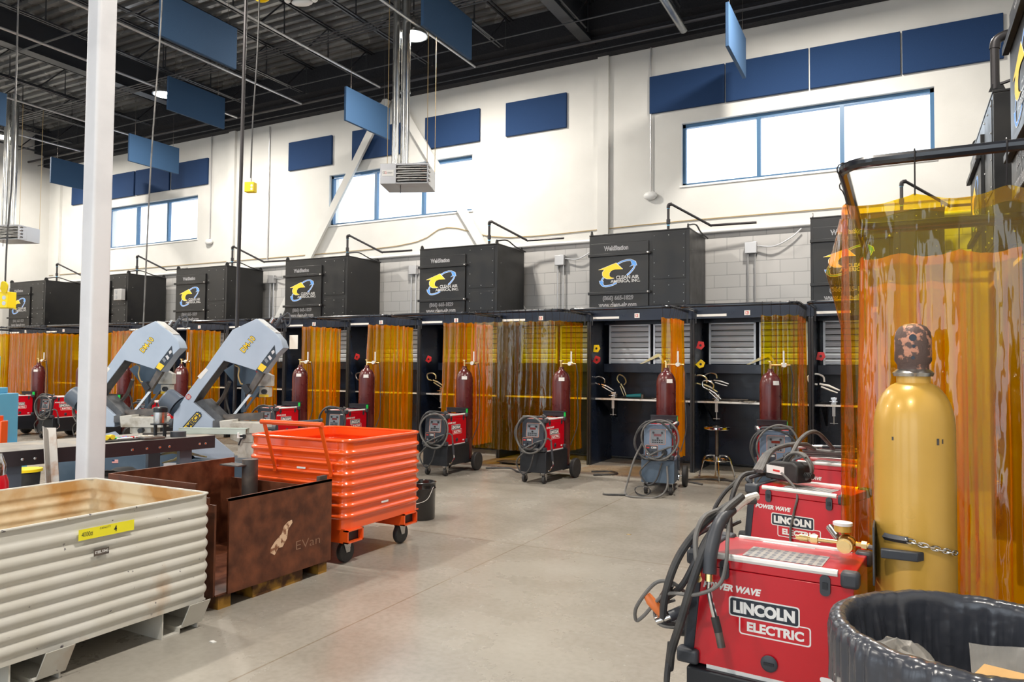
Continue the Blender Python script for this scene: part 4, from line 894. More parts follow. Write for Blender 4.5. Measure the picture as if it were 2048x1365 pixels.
MB().tube(cm([(-.62, 4.85, .95), (-.58, 5.2, 1.08), (-.52, 5.6, 1.10), (-.44, 6.0, .95)], 6), .014, 8).build('cable', M['cable2'], o)
o = thing('cable_coil', 'grey cable coil lying on the lid of the third welder', 'cable', (-.42, 6.10, .885), 0)
for k in range(4): MB().tube([((.22+.01*k)*math.cos(q), (.10+.008*k)*math.sin(q), .004+k*.014+.006*math.sin(3*q+k)) for q in [i*PI/12 for i in range(24)]], .010, 6, closed=True).build('turn', M['cable2'], o)
MB().tube([(-.10, -.06, .07), (.12, -.03, .075)], .014, 8).build('torch_grip', M['bumper'], o); MB().tube([(-.28, -.09, .06), (-.10, -.06, .07)], .013, 8).build('sleeve', M['steel'], o)
# trash can
o = thing('trash_can', 'large dark trash can with a black liner folded over its rim', 'trash can', (.163, 2.135, 0), 0)
RR = .318
MB().lathe([(RR*.78, 0), (RR*.80, .02), (RR*.94, .76), (RR, .80), (RR*1.02, .83), (RR*1.02, .885), (RR*.985, .90), (RR*.965, .88), (RR*.93, .76), (RR*.76, .03), (0, .03)], 48).build('can', M['can'], o)
rnd = random.Random(3)
def lin(u, v):
    a_ = u*2*PI
    wv = noise.noise(Vector((math.cos(a_)*5, math.sin(a_)*5, v*1.2)))*.6+noise.noise(Vector((math.cos(a_)*15, math.sin(a_)*15, v*1.6)))*1.0+noise.noise(Vector((math.cos(a_)*32, math.sin(a_)*32, v*3)))*.4
    if v < .12: t = v/.12; r_ = RR*(1.045)+.012*wv; z = .76+.14*t+(.03*noise.noise(Vector((math.cos(a_)*3, math.sin(a_)*3, 9))))*(1-t)
    elif v < .2: t = (v-.12)/.08; r_ = RR*1.045-(.05)*t; z = .905+.012*math.sin(PI*t)
    else: t = (v-.2)/.8; r_ = RR*(.90-.18*t)+.022*wv*min(1, t*6); z = .90-.60*t
    return Vector((r_*math.cos(a_), r_*math.sin(a_), z+.004*wv))
MB().grid(lin, 300, 50, True).build('liner', M['liner'], o, smooth=180, recalc=False)
MB().lathe([(0, .30), (RR*.7, .30), (RR*.7, .305), (0, .305)], 24).build('liner_floor', M['liner'], o)
o = thing('crumpled_wrap', 'crumpled clear plastic wrap inside the trash can, left side', 'plastic wrap', (-.01, 2.03, .78), 0)
MB().grid(lambda u, v: Vector((.13*math.cos(2*PI*u)*math.sin(PI*v), .09*math.sin(2*PI*u)*math.sin(PI*v), -.10*math.cos(PI*v)))*(1+.35*noise.noise(Vector((u*9, v*7, 1)))), 30, 16, True).build('sheet', M['clearbag'], o, smooth=30)
o = MB().grid(lambda u, v: Vector((.30*(u-.5), .16*(v-.5)+.05*u, .10*v+.03*noise.noise(Vector((u*4, v*4, 2))))), 14, 10).build('plastic_film', M['clearbag'], smooth=180)
o.location = (.30, 2.12, .76); tag(o, 'torn clear plastic film inside the trash can, above the cardboard', 'plastic film')
o = MB().box(-.16, -.11, 0, .16, .11, .012).box(-.16, -.11, .012, .16, -.10, .03).build('cardboard_box', M['wood'], bevel=.002, recalc=False)
o.location = (.27, 1.96, .815); o.rotation_euler = (math.radians(12), math.radians(-4), math.radians(-28)); tag(o, 'tan cardboard sheet lying on top in the trash can', 'cardboard')
# round stool
o = thing('shop_stool', 'round backless metal stool standing in front of booth 13', 'stool', (-2.24, 10.35, 0), .3)
MB().lathe([(0, .69), (.165, .69), (.178, .70), (.178, .725), (.165, .735), (0, .73)], 32).build('seat', M['chrome'], o)
MB().cyl((0, 0, .30), (0, 0, .69), .020, 12).build('post', M['dksteel'], o)
MB().lathe([(.175, -.010), (.185, 0), (.175, .010), (.165, 0), (.175, -.010)], 32, (0, 0, .27)).build('foot_ring', M['chrome'], o)
MB().lathe([(0, .28), (.05, .27), (.05, .32), (0, .32)], 16).build('collar', M['steel'], o)
for k in range(4):
    q = k*PI/2; MB().tube(cm([(.03*math.cos(q), .03*math.sin(q), .33), (.13*math.cos(q), .13*math.sin(q), .325), (.18*math.cos(q), .18*math.sin(q), .26), (.245*math.cos(q), .245*math.sin(q), .012)], 5), .012, 8).build('leg', M['chrome'], o)
# bench clutter
def vise(x, y, l):
    o = thing('bench_vise', l, 'vise', (x, y, 1.05), 0, 'small clamp-on vises on booth benches')
    MB().box(-.035, -.08, .0, .035, .06, .02).box(-.03, -.045, .02, .03, -.01, .07).box(-.035, .0, .02, .035, .035, .07).box(-.04, -.055, .065, .04, -.035, .10).build('jaws', M['steel'], o, bevel=.004, recalc=False)
    MB().cyl((0, -.075, .045), (0, -.13, .045), .009, 8).cyl((-.05, -.12, .045), (.05, -.12, .045), .005, 6).build('screw', M['chrome'], o)
    MB().box(-.02, -.075, -.16, .02, -.055, .0).cyl((0, -.065, -.27), (0, -.065, -.14), .008, 8).cyl((-.05, -.065, -.26), (.05, -.065, -.26), .004, 6).build('clamp', M['heater'], o, recalc=False)
    return o
vise(-4.02, 11.13, 'small steel vise clamped to the bench of booth 12 at its left')
vise(-2.40, 11.13, 'small steel vise clamped to the bench of booth 13 at its left')
vise(-.80, 11.13, 'small steel vise on the bench beside the big yellow curtain')
vise(-7.28, 11.13, 'small steel vise seen left of the welder right of the orange cart')
def cclamp(x, y, z, l, rot, m='clampyel', s=1.0):
    o = thing('locking_clamp', l, 'clamp', (x, y, z), 0, 'locking clamps hung in the booths'); o.rotation_euler = (0, rot, 0); o.scale = (s, s, s)
    MB().tube(cm([(-.02, 0, .02), (-.10, 0, .03), (-.13, 0, .10), (-.05, 0, .14), (.03, 0, .12), (.05, 0, .06)], 5), .011, 7).build('jaw', M[m], o)
    MB().tube([(0, 0, .03), (.10, 0, .02), (.22, 0, -.02)], [.012, .013, .008], 7).build('grip', M[m], o)
    MB().tube([(.02, 0, .0), (.12, 0, -.03), (.20, 0, -.05)], [.010, .010, .006], 7).build('grip', M[m], o)
    return o
for i, (x, y, z, l, r_, m_, s_) in enumerate([(-4.22, 11.05, 1.24, 'steel locking clamp hung on the left wall of booth 12, lower one', .2, 'steel', 1), (-4.0, 11.3, 1.26, 'dark locking clamp hung on the left wall of booth 12, farther in', .9, 'clampyel', 1), (-2.60, 11.0, 1.27, 'yellow-tinted locking clamp hung left in booth 13', .25, 'clampyel', 1.1), (-2.45, 11.1, 1.33, 'bright locking clamp hung left in booth 13, upper one', .0, 'steel', 1), (-2.50, 10.96, 1.20, 'steel locking clamp hung left in booth 13, lowest one', .45, 'steel', 1), (-.98, 11.0, 1.30, 'bright locking clamp hung right of the orange curtain of booth 13', .1, 'logowhite', 1.2), (-7.42, 11.0, 1.25, 'tan locking clamp hung in the dark booth above the orange cart corner', .2, 'clampyel', 1.1), (-9.05, 11.0, 1.22, 'white-ish locking clamp beside the maroon cylinder above the orange cart', .2, 'steel', 1.2)]):
    cclamp(x, y, z, l, r_, m_, s_)
def magnet(x, y, z, l, m, r_):
    o = thing('welding_magnet', l, 'magnet', (x, y, z), 0); o.rotation_euler = (0, r_, 0)
    MB().prism([(-.05, -.06), (.03, -.06), (.06, .0), (.03, .06), (-.05, .05)], 'y', -.01, .01).build('plate', M[m], o, bevel=.003)
    MB().cyl((0, -.013, 0), (0, -.010, 0), .018, 12).build('hole', M['black'], o)
magnet(-4.24, 10.92, 1.66, 'red welding magnet on the left post of booth 12', 'knob', .5)
magnet(-4.25, 10.93, 1.84, 'yellow welding magnet on the left post of booth 12', 'yellow', .1)
magnet(-2.60, 10.92, 1.88, 'red welding magnet at the left post of booth 13', 'knob', .3)
magnet(-2.60, 10.93, 1.60, 'yellow welding magnet at the left post of booth 13', 'yellow', .8)
magnet(-7.46, 10.93, 1.66, 'red welding magnet beside the curtain left of booth 10', 'knob', .5)
magnet(-9.10, 10.93, 1.70, 'red welding magnet between the two maroon cylinders above the orange cart', 'knob', .4)
magnet(-.95, 10.92, 1.72, 'red welding magnet right of the booth 13 curtain', 'knob', .2)
o = thing('angle_grinder', 'teal and black angle grinder lying on the bench of booth 12', 'grinder', (-3.72, 11.25, 1.085), .1)
MB().tube([(-.14, 0, 0), (.05, 0, .01), (.10, 0, .012)], [.022, .030, .034], 10).build('body', M['teal'], o); MB().cyl((.12, 0, -.03), (.12, 0, .03), .03, 12).cyl((.12, 0, -.034), (.12, 0, -.03), .055, 20).build('head', M['dksteel'], o)
MB().tube(cm([(-.14, 0, 0), (-.22, -.03, -.02), (-.3, .02, -.025), (-.36, .0, -.025)], 4), .008, 6).build('cord', M['cable'], o)
for x, y, l in ((-3.28, 11.2, 'shallow steel dish on the bench near the grinder'), (-1.95, 11.15, 'shallow steel dish on the bench of booth 13')):
    o = MB().lathe([(0, 0), (.15, 0), (.165, .02), (.155, .02), (.145, .008), (0, .008)], 28).build('steel_dish', M['steel']); o.location = (x, y, 1.0495); tag(o, l, 'dish')
o = MB().box(-.22, -.04, 0, .22, .04, .03).build('steel_bar', M['dksteel'], bevel=.003); o.location = (-2.22, 11.42, 1.0495); tag(o, 'flat dark steel bar on the bench of booth 13', 'steel bar')
for x, l in ((-3.42, 'steel carpenter square leaning on the louvres of booth 12'), (-1.75, 'steel square leaning on the louvres of booth 13, half behind curtain')):
    o = MB().prism([(-.28, 0), (-.23, 0), (.03, .115), (.12, 0), (.16, 0), (.045, .17), (.01, .165)], 'y', -.004, .004).build('carpenter_square', M['clampyel']); o.location = (x, 11.42, 1.602); o.rotation_euler = (-.12, 0, 0); tag(o, l, 'square')
o = MB().box(-.11, -.003, 0, .11, .0, .28).build('notice_sheet', M['paper'], smooth=0); o.location = (-10.6, 10.80, 1.85); tag(o, 'white notice sheet clipped in the dark booth right of the front saw', 'notice')
# floor clutter near booths
wire('extension_cable', [(-2.3, 9.75, .012), (-2.6, 10.0, .012), (-2.2, 10.3, .012), (-1.9, 10.15, .012)], .012, 'cable', 'black cord on the floor beside the stool', 'cable')
wire('extension_cable', [(-5.5, 9.6, .012), (-5.2, 9.8, .012), (-4.9, 9.5, .012), (-4.75, 9.6, .012), (-5.0, 9.9, .012)], .014, 'cable', 'black cord on the floor between the two black fronted welders', 'cable')
wire('extension_cable', [(-3.85, 9.8, .012), (-3.6, 10.05, .012), (-3.75, 10.25, .012), (-4.0, 10.1, .012)], .014, 'cable', 'tangled cord on the floor under the right end of the wide clear curtain', 'cable')
o = MB().prism([(-.2, -.1), (.22, -.12), (.2, .12), (-.18, .1)], 'z', .03, .045).box(-.15, -.08, 0, -.12, .08, .03).box(.12, -.08, 0, .15, .08, .03).build('foot_pedal', M['dksteel'], recalc=False); o.location = (-5.45, 10.3, .0); tag(o, 'low dark foot pedal plate under the clear curtain left end', 'foot pedal')
for x, y, l in ((-2.22, 6.54, 'small tan leaf-like scrap on the open floor'), (-3.39, 2.88, 'tiny white paper scrap on the floor beside the white bin')):
    o = MB().prism([(-.02, -.008), (.015, -.012), (.022, .006), (-.01, .012)], 'z', .0, .004).build('floor_scrap', M['tan' if y > 5 else 'paper']); o.location = (x, y, .0005); tag(o, l, 'scrap')
# ------------------------------------------------------------------ steel bins
def rr_pt(u, x0, y0, x1, y1, r):
    segs = [((x1, y0+r), (x1, y1-r), None), ((x1-r, y1-r), 0, r), ((x1-r, y1), (x0+r, y1), None), ((x0+r, y1-r), 90, r), ((x0, y1-r), (x0, y0+r), None), ((x0+r, y0+r), 180, r), ((x0+r, y0), (x1-r, y0), None), ((x1-r, y0+r), 270, r)]
    L = [math.hypot(s[1][0]-s[0][0], s[1][1]-s[0][1]) if s[2] is None else r*PI/2 for s in segs]; d = u*sum(L)
    for s, l in zip(segs, L):
        if d <= l or s is segs[-1]:
            t = d/l
            if s[2] is None:
                tx, ty = (s[1][0]-s[0][0])/l, (s[1][1]-s[0][1])/l; return (s[0][0]+tx*d, s[0][1]+ty*d, ty, -tx)
            a_ = math.radians(s[1]+90*t); return (s[0][0]+r*math.cos(a_), s[0][1]+r*math.sin(a_), math.cos(a_), math.sin(a_))
        d -= l
def corr_bin(x0, y0, x1, y1, z0, z1, r, n, amp, m, par, sharp, rim, dent=0, zr0=None, zr1=None):
    zr0 = zr0 or z0+.03; zr1 = zr1 or z1-.06
    def bump(z):
        if z < zr0 or z > zr1: return 0
        t = ((z-zr0)/(zr1-zr0)*n) % 1
        return amp*max(0, 1-abs((t-.5)/sharp)**2) if abs(t-.5) < sharp else 0
    for inner in (0, 1):
        off = -.006*inner
        def fn(u, v):
            z = z0+(z1-z0)*v; x, y, nx, ny = rr_pt(u, x0, y0, x1, y1, r); b = bump(z)+off
            dn = dent*noise.noise(Vector((x*3, y*3, z*3)))
            return Vector((x+nx*(b+dn), y+ny*(b+dn), z))
        MB().grid(fn, 120, n*10+8, True).build('shell' if not inner else 'lining', m, par, smooth=60, recalc=False)
    MB().box(x0+.01, y0+.01, z0, x1-.01, y1-.01, z0+.01).build('floor_plate', m, par)
    pts = [rr_pt(i/80, x0, y0, x1, y1, r) for i in range(80)]
    MB().tube([(p[0]+p[2]*(rim*.4), p[1]+p[3]*(rim*.4), z1) for p in pts], rim, 8, closed=True).build('rim', m, par)
def stain_mat():
    m = M['whitebin']; nt = m.node_tree; b = nt.nodes['Principled BSDF']; src = b.inputs['Base Color'].links[0].from_socket
    tc = nt.nodes.new('ShaderNodeTexCoord')
    def layer(src, scale, lo, hi, col, stretch=(1, 1, 1), det=6):
        mp = nt.nodes.new('ShaderNodeMapping'); mp.inputs['Scale'].default_value = stretch; nt.links.new(tc.outputs['Object'], mp.inputs[0])
        nz = nt.nodes.new('ShaderNodeTexNoise'); nz.inputs['Scale'].default_value = scale; nz.inputs['Detail'].default_value = det; nt.links.new(mp.outputs[0], nz.inputs['Vector'])
        cr = nt.nodes.new('ShaderNodeValToRGB'); cr.color_ramp.elements[0].position = lo; cr.color_ramp.elements[1].position = hi; nt.links.new(nz.outputs['Fac'], cr.inputs['Fac'])
        mx = nt.nodes.new('ShaderNodeMix'); mx.data_type = 'RGBA'; nt.links.new(cr.outputs['Color'], mx.inputs['Factor']); nt.links.new(src, mx.inputs['A']); mx.inputs['B'].default_value = (*col, 1); return mx.outputs['Result']
    s = layer(src, 3.2, .60, .78, (.42, .27, .15), (1, 1, .6)); s = layer(s, 24, .70, .73, (.10, .09, .10)); nt.links.new(s, b.inputs['Base Color'])
stain_mat()
rustin = mat('rusty_lining', (.70, .60, .42), .5, col2=(.50, .27, .09), noise_scale=3.2, lo=.42, hi=.62)
o = thing('corrugated_bin', 'chipped white corrugated steel bin in the left foreground, inside stained rusty', 'bin', (0, 0, 0), 0)
corr_bin(-4.78, 1.62, -3.64, 3.05, .15, .775, .045, 8, .013, M['whitebin'], o, .42, .008, .004)
for c in list(C.objects):
    if c.parent == o and c.name.startswith('lining'): c.data.materials[0] = rustin
for y0 in (2.76, 1.96):
    MB().box(-4.75, y0, 0, -3.66, y0+.008, .15).box(-4.75, y0+.232, 0, -3.66, y0+.24, .15).box(-4.75, y0+.008, 0, -3.66, y0+.11, .008).box(-4.75, y0+.11, 0, -3.66, y0+.118, .035).box(-4.75, y0+.118, .027, -3.66, y0+.232, .035).build('skid', M['whitebin'], o, recalc=False)
    MB().add([(-3.66, y0+.12, .03), (-3.66, y0+.26, .03), (-3.60, y0+.27, .165), (-3.60, y0+.13, .165), (-3.652, y0+.12, .03), (-3.652, y0+.26, .03), (-3.592, y0+.27, .165), (-3.592, y0+.13, .165)], [(0, 1, 2, 3), (4, 7, 6, 5), (0, 4, 5, 1), (1, 5, 6, 2), (2, 6, 7, 3), (3, 7, 4, 0)]).build('gusset_plate', M['whitebin'], o)
p = MB().add([(-3.608, 2.245, .655), (-3.608, 2.545, .655), (-3.608, 2.545, .71), (-3.608, 2.245, .71)], [(0, 1, 2, 3)]).build('yellow_label', mat('label_yellow', (.88, .80, .03), .5), o, smooth=0)
p.location = (-.010, 0, .005)
text('lettering', '4000#', .058, .026, M['logoblack'], p, (-3.6075, 2.29, .682), (PI/2, 0, PI/2), depth=0); text('lettering', 'CAPACITY', .06, .010, M['logoblack'], p, (-3.6075, 2.385, .698), (PI/2, 0, PI/2), depth=0); text('lettering', '4', .016, .03, M['logoblack'], p, (-3.6075, 2.44, .682), (PI/2, 0, PI/2), bold=.04, depth=0)
p = B(-3.6165, 2.325, .567, -3.614, 2.405, .600).build('maker_plate', M['dksteel'], o)
text('lettering', 'STEEL KING', .07, .014, M['logowhite'], p, (-3.6135, 2.365, .585), (PI/2, 0, PI/2), bold=.03, depth=0)
# rusted box bin
o = thing('rusted_bin', 'rust-brown sheet steel box with scratched front, between the white and orange bins', 'bin', (0, 0, 0), 0)
MB().box(-3.785, 3.31, .09, -3.77, 4.26, .69).box(-3.80, 3.31, .675, -3.77, 4.26, .69).build('front_sheet', M['rust'], o, recalc=False)
MB().prism([(-4.85, .09), (-3.80, .09), (-3.80, .66), (-3.86, .66), (-3.86, .70), (-3.98, .70), (-3.98, .78), (-4.85, .78)], 'y', 3.22, 3.235).build('end_sheet', M['rust'], o)
MB().box(-4.87, 3.22, .09, -4.85, 4.30, .78).build('back_sheet', M['rust'], o); MB().box(-4.85, 4.27, .09, -3.80, 4.285, .62).build('end_sheet', M['rust'], o)
MB().box(-4.85, 3.23, .09, -3.79, 4.27, .10).build('floor_plate', M['rust'], o)
MB().cyl((-4.52, 4.16, .10), (-4.52, 4.16, .80), .06, 16).box(-4.70, 4.02, .755, -4.50, 4.14, .765).build('corner_post', M['dksteel'], o, recalc=False); MB().box(-3.83, 4.16, .10, -3.80, 4.24, .72).build('corner_post', M['dksteel'], o)
for a_, b_ in ((3.26, 3.36), (3.54, 4.0), (4.16, 4.25)): MB().box(-4.8, a_, 0, -3.80, b_, .092).build('skid', M['rustyel'], o)
text('scratched_lettering', 'EVan', .24, .06, mat('scratch', (.30, .17, .11), .6), o, (-3.7695, 4.02, .27), (PI/2+.0, 0, PI/2), depth=0, bold=-.015)
wp = [(3.66, .27), (3.70, .25), (3.73, .29), (3.77, .29), (3.81, .34), (3.82, .40), (3.86, .44), (3.855, .46), (3.82, .455), (3.78, .43), (3.76, .38), (3.70, .34), (3.66, .30)]
MB().prism(wp, 'x', -3.7698, -3.7692).build('bare_patch', mat('bare_patch', (.72, .50, .34), .5, col2=(.25, .10, .05), noise_scale=26, lo=.5, hi=.6), o, smooth=0)
# orange cart
o = thing('orange_bin_cart', 'bright orange corrugated steel cart on casters with a push handle', 'cart', (0, 0, 0), 0)
corr_bin(-4.82, 4.42, -3.775, 5.42, .27, .955, .085, 7, .020, M['orangebin'], o, .26, .013, 0, .33, .90)
for y0 in (4.43, 5.16):
    MB().prism([(y0, .17), (y0+.19, .17), (y0+.19, .27), (y0, .27)], 'x', -4.80, -3.80).build('fork_tube', M['orangebin'], o)
    q = MB().box(-3.80, y0, .17, -3.755, y0+.012, .27).box(-3.80, y0+.178, .17, -3.755, y0+.19, .27).box(-3.80, y0, .17, -3.755, y0+.19, .18).box(-3.80, y0, .26, -3.755, y0+.19, .27).build('fork_mouth', M['orangebin'], o, recalc=False)
    B(-3.802, y0+.012, .18, -3.799, y0+.178, .26).build('shadow_gap', M['black'], q)  # black plate painted as the shade inside the fork tube
for x in (-4.62, -3.86):
    for y in (4.52, 5.24):
        k = MB().box(x-.05, y-.05, .163, x+.05, y+.05, .17).prism([(y-.045, .165), (y+.045, .165), (y+.03, .08), (y-.01, .08)], 'x', x+.026, x+.030).prism([(y-.045, .165), (y+.045, .165), (y+.03, .08), (y-.01, .08)], 'x', x-.030, x-.026).build('caster', M['steel'], o, recalc=False)
        MB().lathe([(.02, -.022), (.08, -.022), (.085, -.014), (.085, .014), (.08, .022), (.02, .022)], 24, (x, y+.008, .085), 'x').build('caster_wheel', M['rubber'], k)
for x in (-4.49, -3.90): MB().box(x-.014, 4.385, .68, x+.014, 4.393, .78).add([(x-.016, 4.392, .70), (x+.016, 4.392, .70), (x+.016, 4.26, 1.09), (x-.016, 4.26, 1.09), (x-.016, 4.402, .70), (x+.016, 4.402, .70), (x+.016, 4.272, 1.09), (x-.016, 4.272, 1.09)], [(0, 1, 2, 3), (4, 7, 6, 5), (0, 4, 5, 1), (1, 5, 6, 2), (2, 6, 7, 3), (3, 7, 4, 0)]).build('handle_arm', M['orangebin'], o, recalc=False)
MB().cyl((-4.515, 4.262, 1.09), (-3.875, 4.262, 1.09), .020, 12).build('handle_bar', M['orangebin'], o)
B(-3.7545, 4.84, .42, -3.7525, 4.93, .435).build('sticker', M['paper'], o); B(-4.26, 4.3995, .72, -4.17, 4.4015, .735).build('sticker', M['paper'], o)
# pail
o = thing('steel_pail', 'black steel pail with wire handle behind the orange cart', 'bucket', (-4.28, 6.18, 0), 0)
MB().lathe([(.125, 0), (.13, .01), (.135, .30), (.14, .31), (.135, .32), (.138, .365), (.143, .37), (.133, .375), (.126, .36), (.12, .02), (0, .02)], 28).build('bucket', mat('pail_black', (.012, .012, .014), .25, coat=.5), o)
MB().tube(cm([(.135, .0, .33), (.13, -.10, .22), (.05, -.17, .18), (-.05, -.16, .17), (-.13, -.05, .25), (-.136, 0, .33)], 5), .003, 5).build('wire_handle', M['white'], o)
onp = MB().add([(.1395*math.cos(-2.35+i*.12), .1395*math.sin(-2.35+i*.12), z) for z in (.09, .27) for i in range(5)], [(i, i+1, i+6, i+5) for i in range(4)]).build('label', M['paper'], o, smooth=180)
B(-.04, -.142, .2, -.02, -.140, .25).build('marking', M['yellow'], onp)
# ------------------------------------------------------------------ band saws
def U(u, v): return ((u-430)*.0054, .934-(v-842)*.0054)
def bandsaw():
    o = thing('band_saw', 'front grey band saw with raised head, nearer the orange cart', 'band saw', (-6.531, 5.513, 0), math.radians(27.85), 'raised-head band saws')
    pol = [(509, 637), (461, 660), (428, 708), (400, 750), (373, 787), (365, 801), (347, 829), (346, 866), (427, 866), (427, 842), (386, 806), (400, 784), (445, 722), (479, 731.5), (509, 741), (523, 747), (547, 712), (564, 695), (559, 680), (546, 665)]
    P = [U(*p) for p in pol]
    body = MB().prism(P, 'y', 0, .20).build('saw_head', M['sawgray'], o, bevel=.004)
    ins = [(386.5, 805.5), (400, 784), (445, 722), (479, 731.5), (509, 741)]
    Q = [U(*p) for p in ins]
    mb = MB()
    for (a_, b_), (c_, d_) in zip(Q[:3], Q[1:]): 
        n_ = Vector((d_-b_, -(c_-a_))).normalized()*.003
        mb.add([(a_+n_.x, .003, b_+n_.y), (c_+n_.x, .003, d_+n_.y), (c_+n_.x, .20, d_+n_.y), (a_+n_.x, .20, b_+n_.y)], [(0, 1, 2, 3)])
    mb.build('blade_channel', M['sawdark'], body, smooth=0)
    def T(s, w_, h_, u, v, ang, m, sh=0, par=body, y=-.0015, b=.03):
        x, z = U(u, v); me = text('lettering', s, w_, h_, m, par, (x, y, z), (PI/2, -ang, 0), bold=b, depth=0, shear=sh); return me
    T('DM-10', .205, .072, 492.5, 688.5, math.radians(52), M['logoblack'], b=.07, y=-.001); T('DM-10', .195, .060, 492.5, 688.5, math.radians(52), M['logoyellow'], b=.02, y=-.0022)
    def flatp(pts, m, nm, y0, y1, par=body): return MB().prism([U(*p) for p in pts], 'y', y0, y1).build(nm, m, par, smooth=0)
    st = flatp([(509.5, 740.5), (523, 747.5), (549.5, 712.5), (546.5, 689.5)], M['logoblack'], 'control_sticker', -.002, -.0005)
    flatp([(520, 726), (531.5, 733.5), (523.5, 744), (513, 737.5)], M['logoyellow'], 'sticker_field', -.003, -.0022, st)
    flatp([(526, 720), (530, 716), (535, 722), (531, 727)], M['gray2'], 'sticker_field', -.003, -.0022, st); flatp([(533, 713), (537, 710), (542, 716), (538, 721)], M['letgray'], 'sticker_field', -.003, -.0022, st); flatp([(540, 703), (545, 699), (547, 704), (542, 709)], M['letgray'], 'sticker_field', -.003, -.0022, st)
    flatp([(393, 754), (399.5, 760), (414.5, 741), (409, 736.5)], M['paper'], 'sticker', -.002, -.0005)
    yb = flatp([(356, 866), (392.5, 824), (402, 826), (403.5, 834), (377, 866)], M['logoblack'], 'brand_sticker', -.002, -.0005)
    flatp([(359.5, 866), (393, 827), (400, 828.5), (401, 833.5), (374, 866)], M['logoyellow'], 'sticker_field', -.003, -.0022, yb)
    T('HYDMECH', .36, .052, 379, 852, math.radians(50), M['logoblack'], par=yb, y=-.0036, b=.05)
    x, z = U(376, 795); dgr = MB().prism([(x-.035, z), (x, z-.035), (x+.035, z), (x, z+.035)], 'y', -.002, -.0005).build('warning_diamond', M['logoblack'], body, smooth=0)
    MB().lathe([(.022, -.003), (.028, -.003), (.028, -.0025), (.022, -.0025)], 20, (x, 0, z), 'y').build('red_ring', M['redtext'], dgr); MB().cyl((x, -.003, z), (x, -.0022, z), .022, 18).build('white_disc', M['paper'], dgr)
    # head edge plate and tension knobs
    MB().prism([U(512, 636.5), U(547, 664), U(545.5, 667), U(510, 640)], 'y', .02, .19).build('data_plate', M['benchedge'], body)
    x, z = U(532, 644); MB().cyl((x, .10, z), (x+.03, .10, z+.05), .022, 12).build('gauge', M['steel'], o)
    x, z = U(542, 650)
    kn = MB().cyl((x, .1, z), (x+.07, .1, z+.10), .028, 12).build('tension_knob', M['bumper'], o)
    for q in range(4):
        a_ = q*PI/2+.4; c_ = Vector((x+.06, .1, z+.085)); MB().cyl(c_, c_+Vector((.06*math.cos(a_), .055*math.sin(a_), .07*math.sin(a_+.5))), .008, 6).sphere(c_+Vector((.06*math.cos(a_), .055*math.sin(a_), .07*math.sin(a_+.5))), .013, 8).build('knob_spoke', M['bumper'], kn)
    MB().tube([U3 for U3 in [Vector((x+.13+.03*math.sin(t_), .1, z+.07+.07*math.cos(t_))) for t_ in [k*PI/8 for k in range(13)]]], .010, 6).build('hand_guard', M['bumper'], o)
    # blade guide arm and blade
    g_ = MB().prism([U(510, 742), U(522, 748), U(505, 775), U(496, 790), U(488, 783)], 'y', .06, .12).build('guide_arm', M['dksteel'], o)
    MB().prism([U(479, 774), U(488, 768), U(498, 782), U(489, 790)], 'y', .03, .15).build('guide_block', M['black'], g_)
    MB().prism([U(493, 786), U(497, 789), U(466, 829), U(460, 829)], 'y', .085, .09).build('blade', M['steel'], o)
    a_ = U(461, 731); b_ = U(472, 752); c_ = U(480, 769); MB().tube(cm([(a_[0], .1, a_[1]), (a_[0]+.06, .06, a_[1]-.03), (b_[0], .04, b_[1]), (c_[0]-.02, .05, c_[1]+.01), (c_[0], .06, c_[1])], 5), .008, 6).build('coolant_hose', M['tan'], o)
    # motor at the pivot, slanted
    m0 = Vector((U(352, 818)[0], .10, U(352, 818)[1])); dr = Vector((-.17, 0, .12)) 
    mt = MB().tube([m0+dr*.2, m0+dr*.9, m0+dr], [.115, .115, .10], 20).build('motor', M['gray'], o)
    for k in range(7): MB().tube([m0+dr*(.02+k*.03)-dr*.1, m0+dr*(.03+k*.03)-dr*.1], .118, 16).build('cooling_fin', M['sawslate'], mt)
    # pivot bracket behind
    MB().prism([U(386, 806), U(400, 800), U(440, 838), U(427, 845)], 'y', .05, .3).build('pivot_bracket', M['sawdark'], o)
    MB().tube(cm([(U(412, 812)[0], .3, U(412, 812)[1]), (U(424, 796)[0], .3, U(424, 796)[1]), (U(440, 765)[0], .25, U(440, 765)[1])], 4), .022, 8).build('lift_cylinder', M['dksteel'], o)
    MB().tube(cm([(U(410, 815)[0], .25, U(410, 815)[1]), (U(425, 800)[0], .33, U(425, 800)[1]), (U(432, 820)[0], .33, U(432, 820)[1]), (U(440, 838)[0], .3, U(440, 838)[1])], 5), .010, 6).build('hydraulic_hose', M['cable'], o)
    # control cabinet on a post behind the head
    x0, z0 = U(442, 773); x1, z1 = U(495, 731)
    MB().prism([U(415, 742), U(445, 722), U(500, 741), U(500, 798), U(470, 798), U(470, 774), U(442, 774)], 'y', .42, .46).build('rear_shield', M['sawslate'], o)
    MB().prism([U(454, 774), U(462, 774), U(462, 830), U(454, 830)], 'y', .40, .46).build('post', M['sawslate'], o); MB().prism([U(492, 781), U(494, 784), U(462, 829), U(459, 828)], 'y', .38, .42).build('strut', M['gray'], o)
    cb_ = MB().prism([U(492, 736), U(523, 752), U(523, 774), U(492, 774)], 'y', .30, .40).build('control_box', M['greasy'], o)
    MB().prism([U(500, 776), U(519, 776), U(519, 796), U(500, 796)], 'y', .28, .40).build('switch_box', M['greasy'], cb_)
    MB().prism([U(500, 791), U(519, 791), U(519, 796), U(500, 796)], 'y', .276, .28).build('yellow_label', M['logoyellow'], cb_)
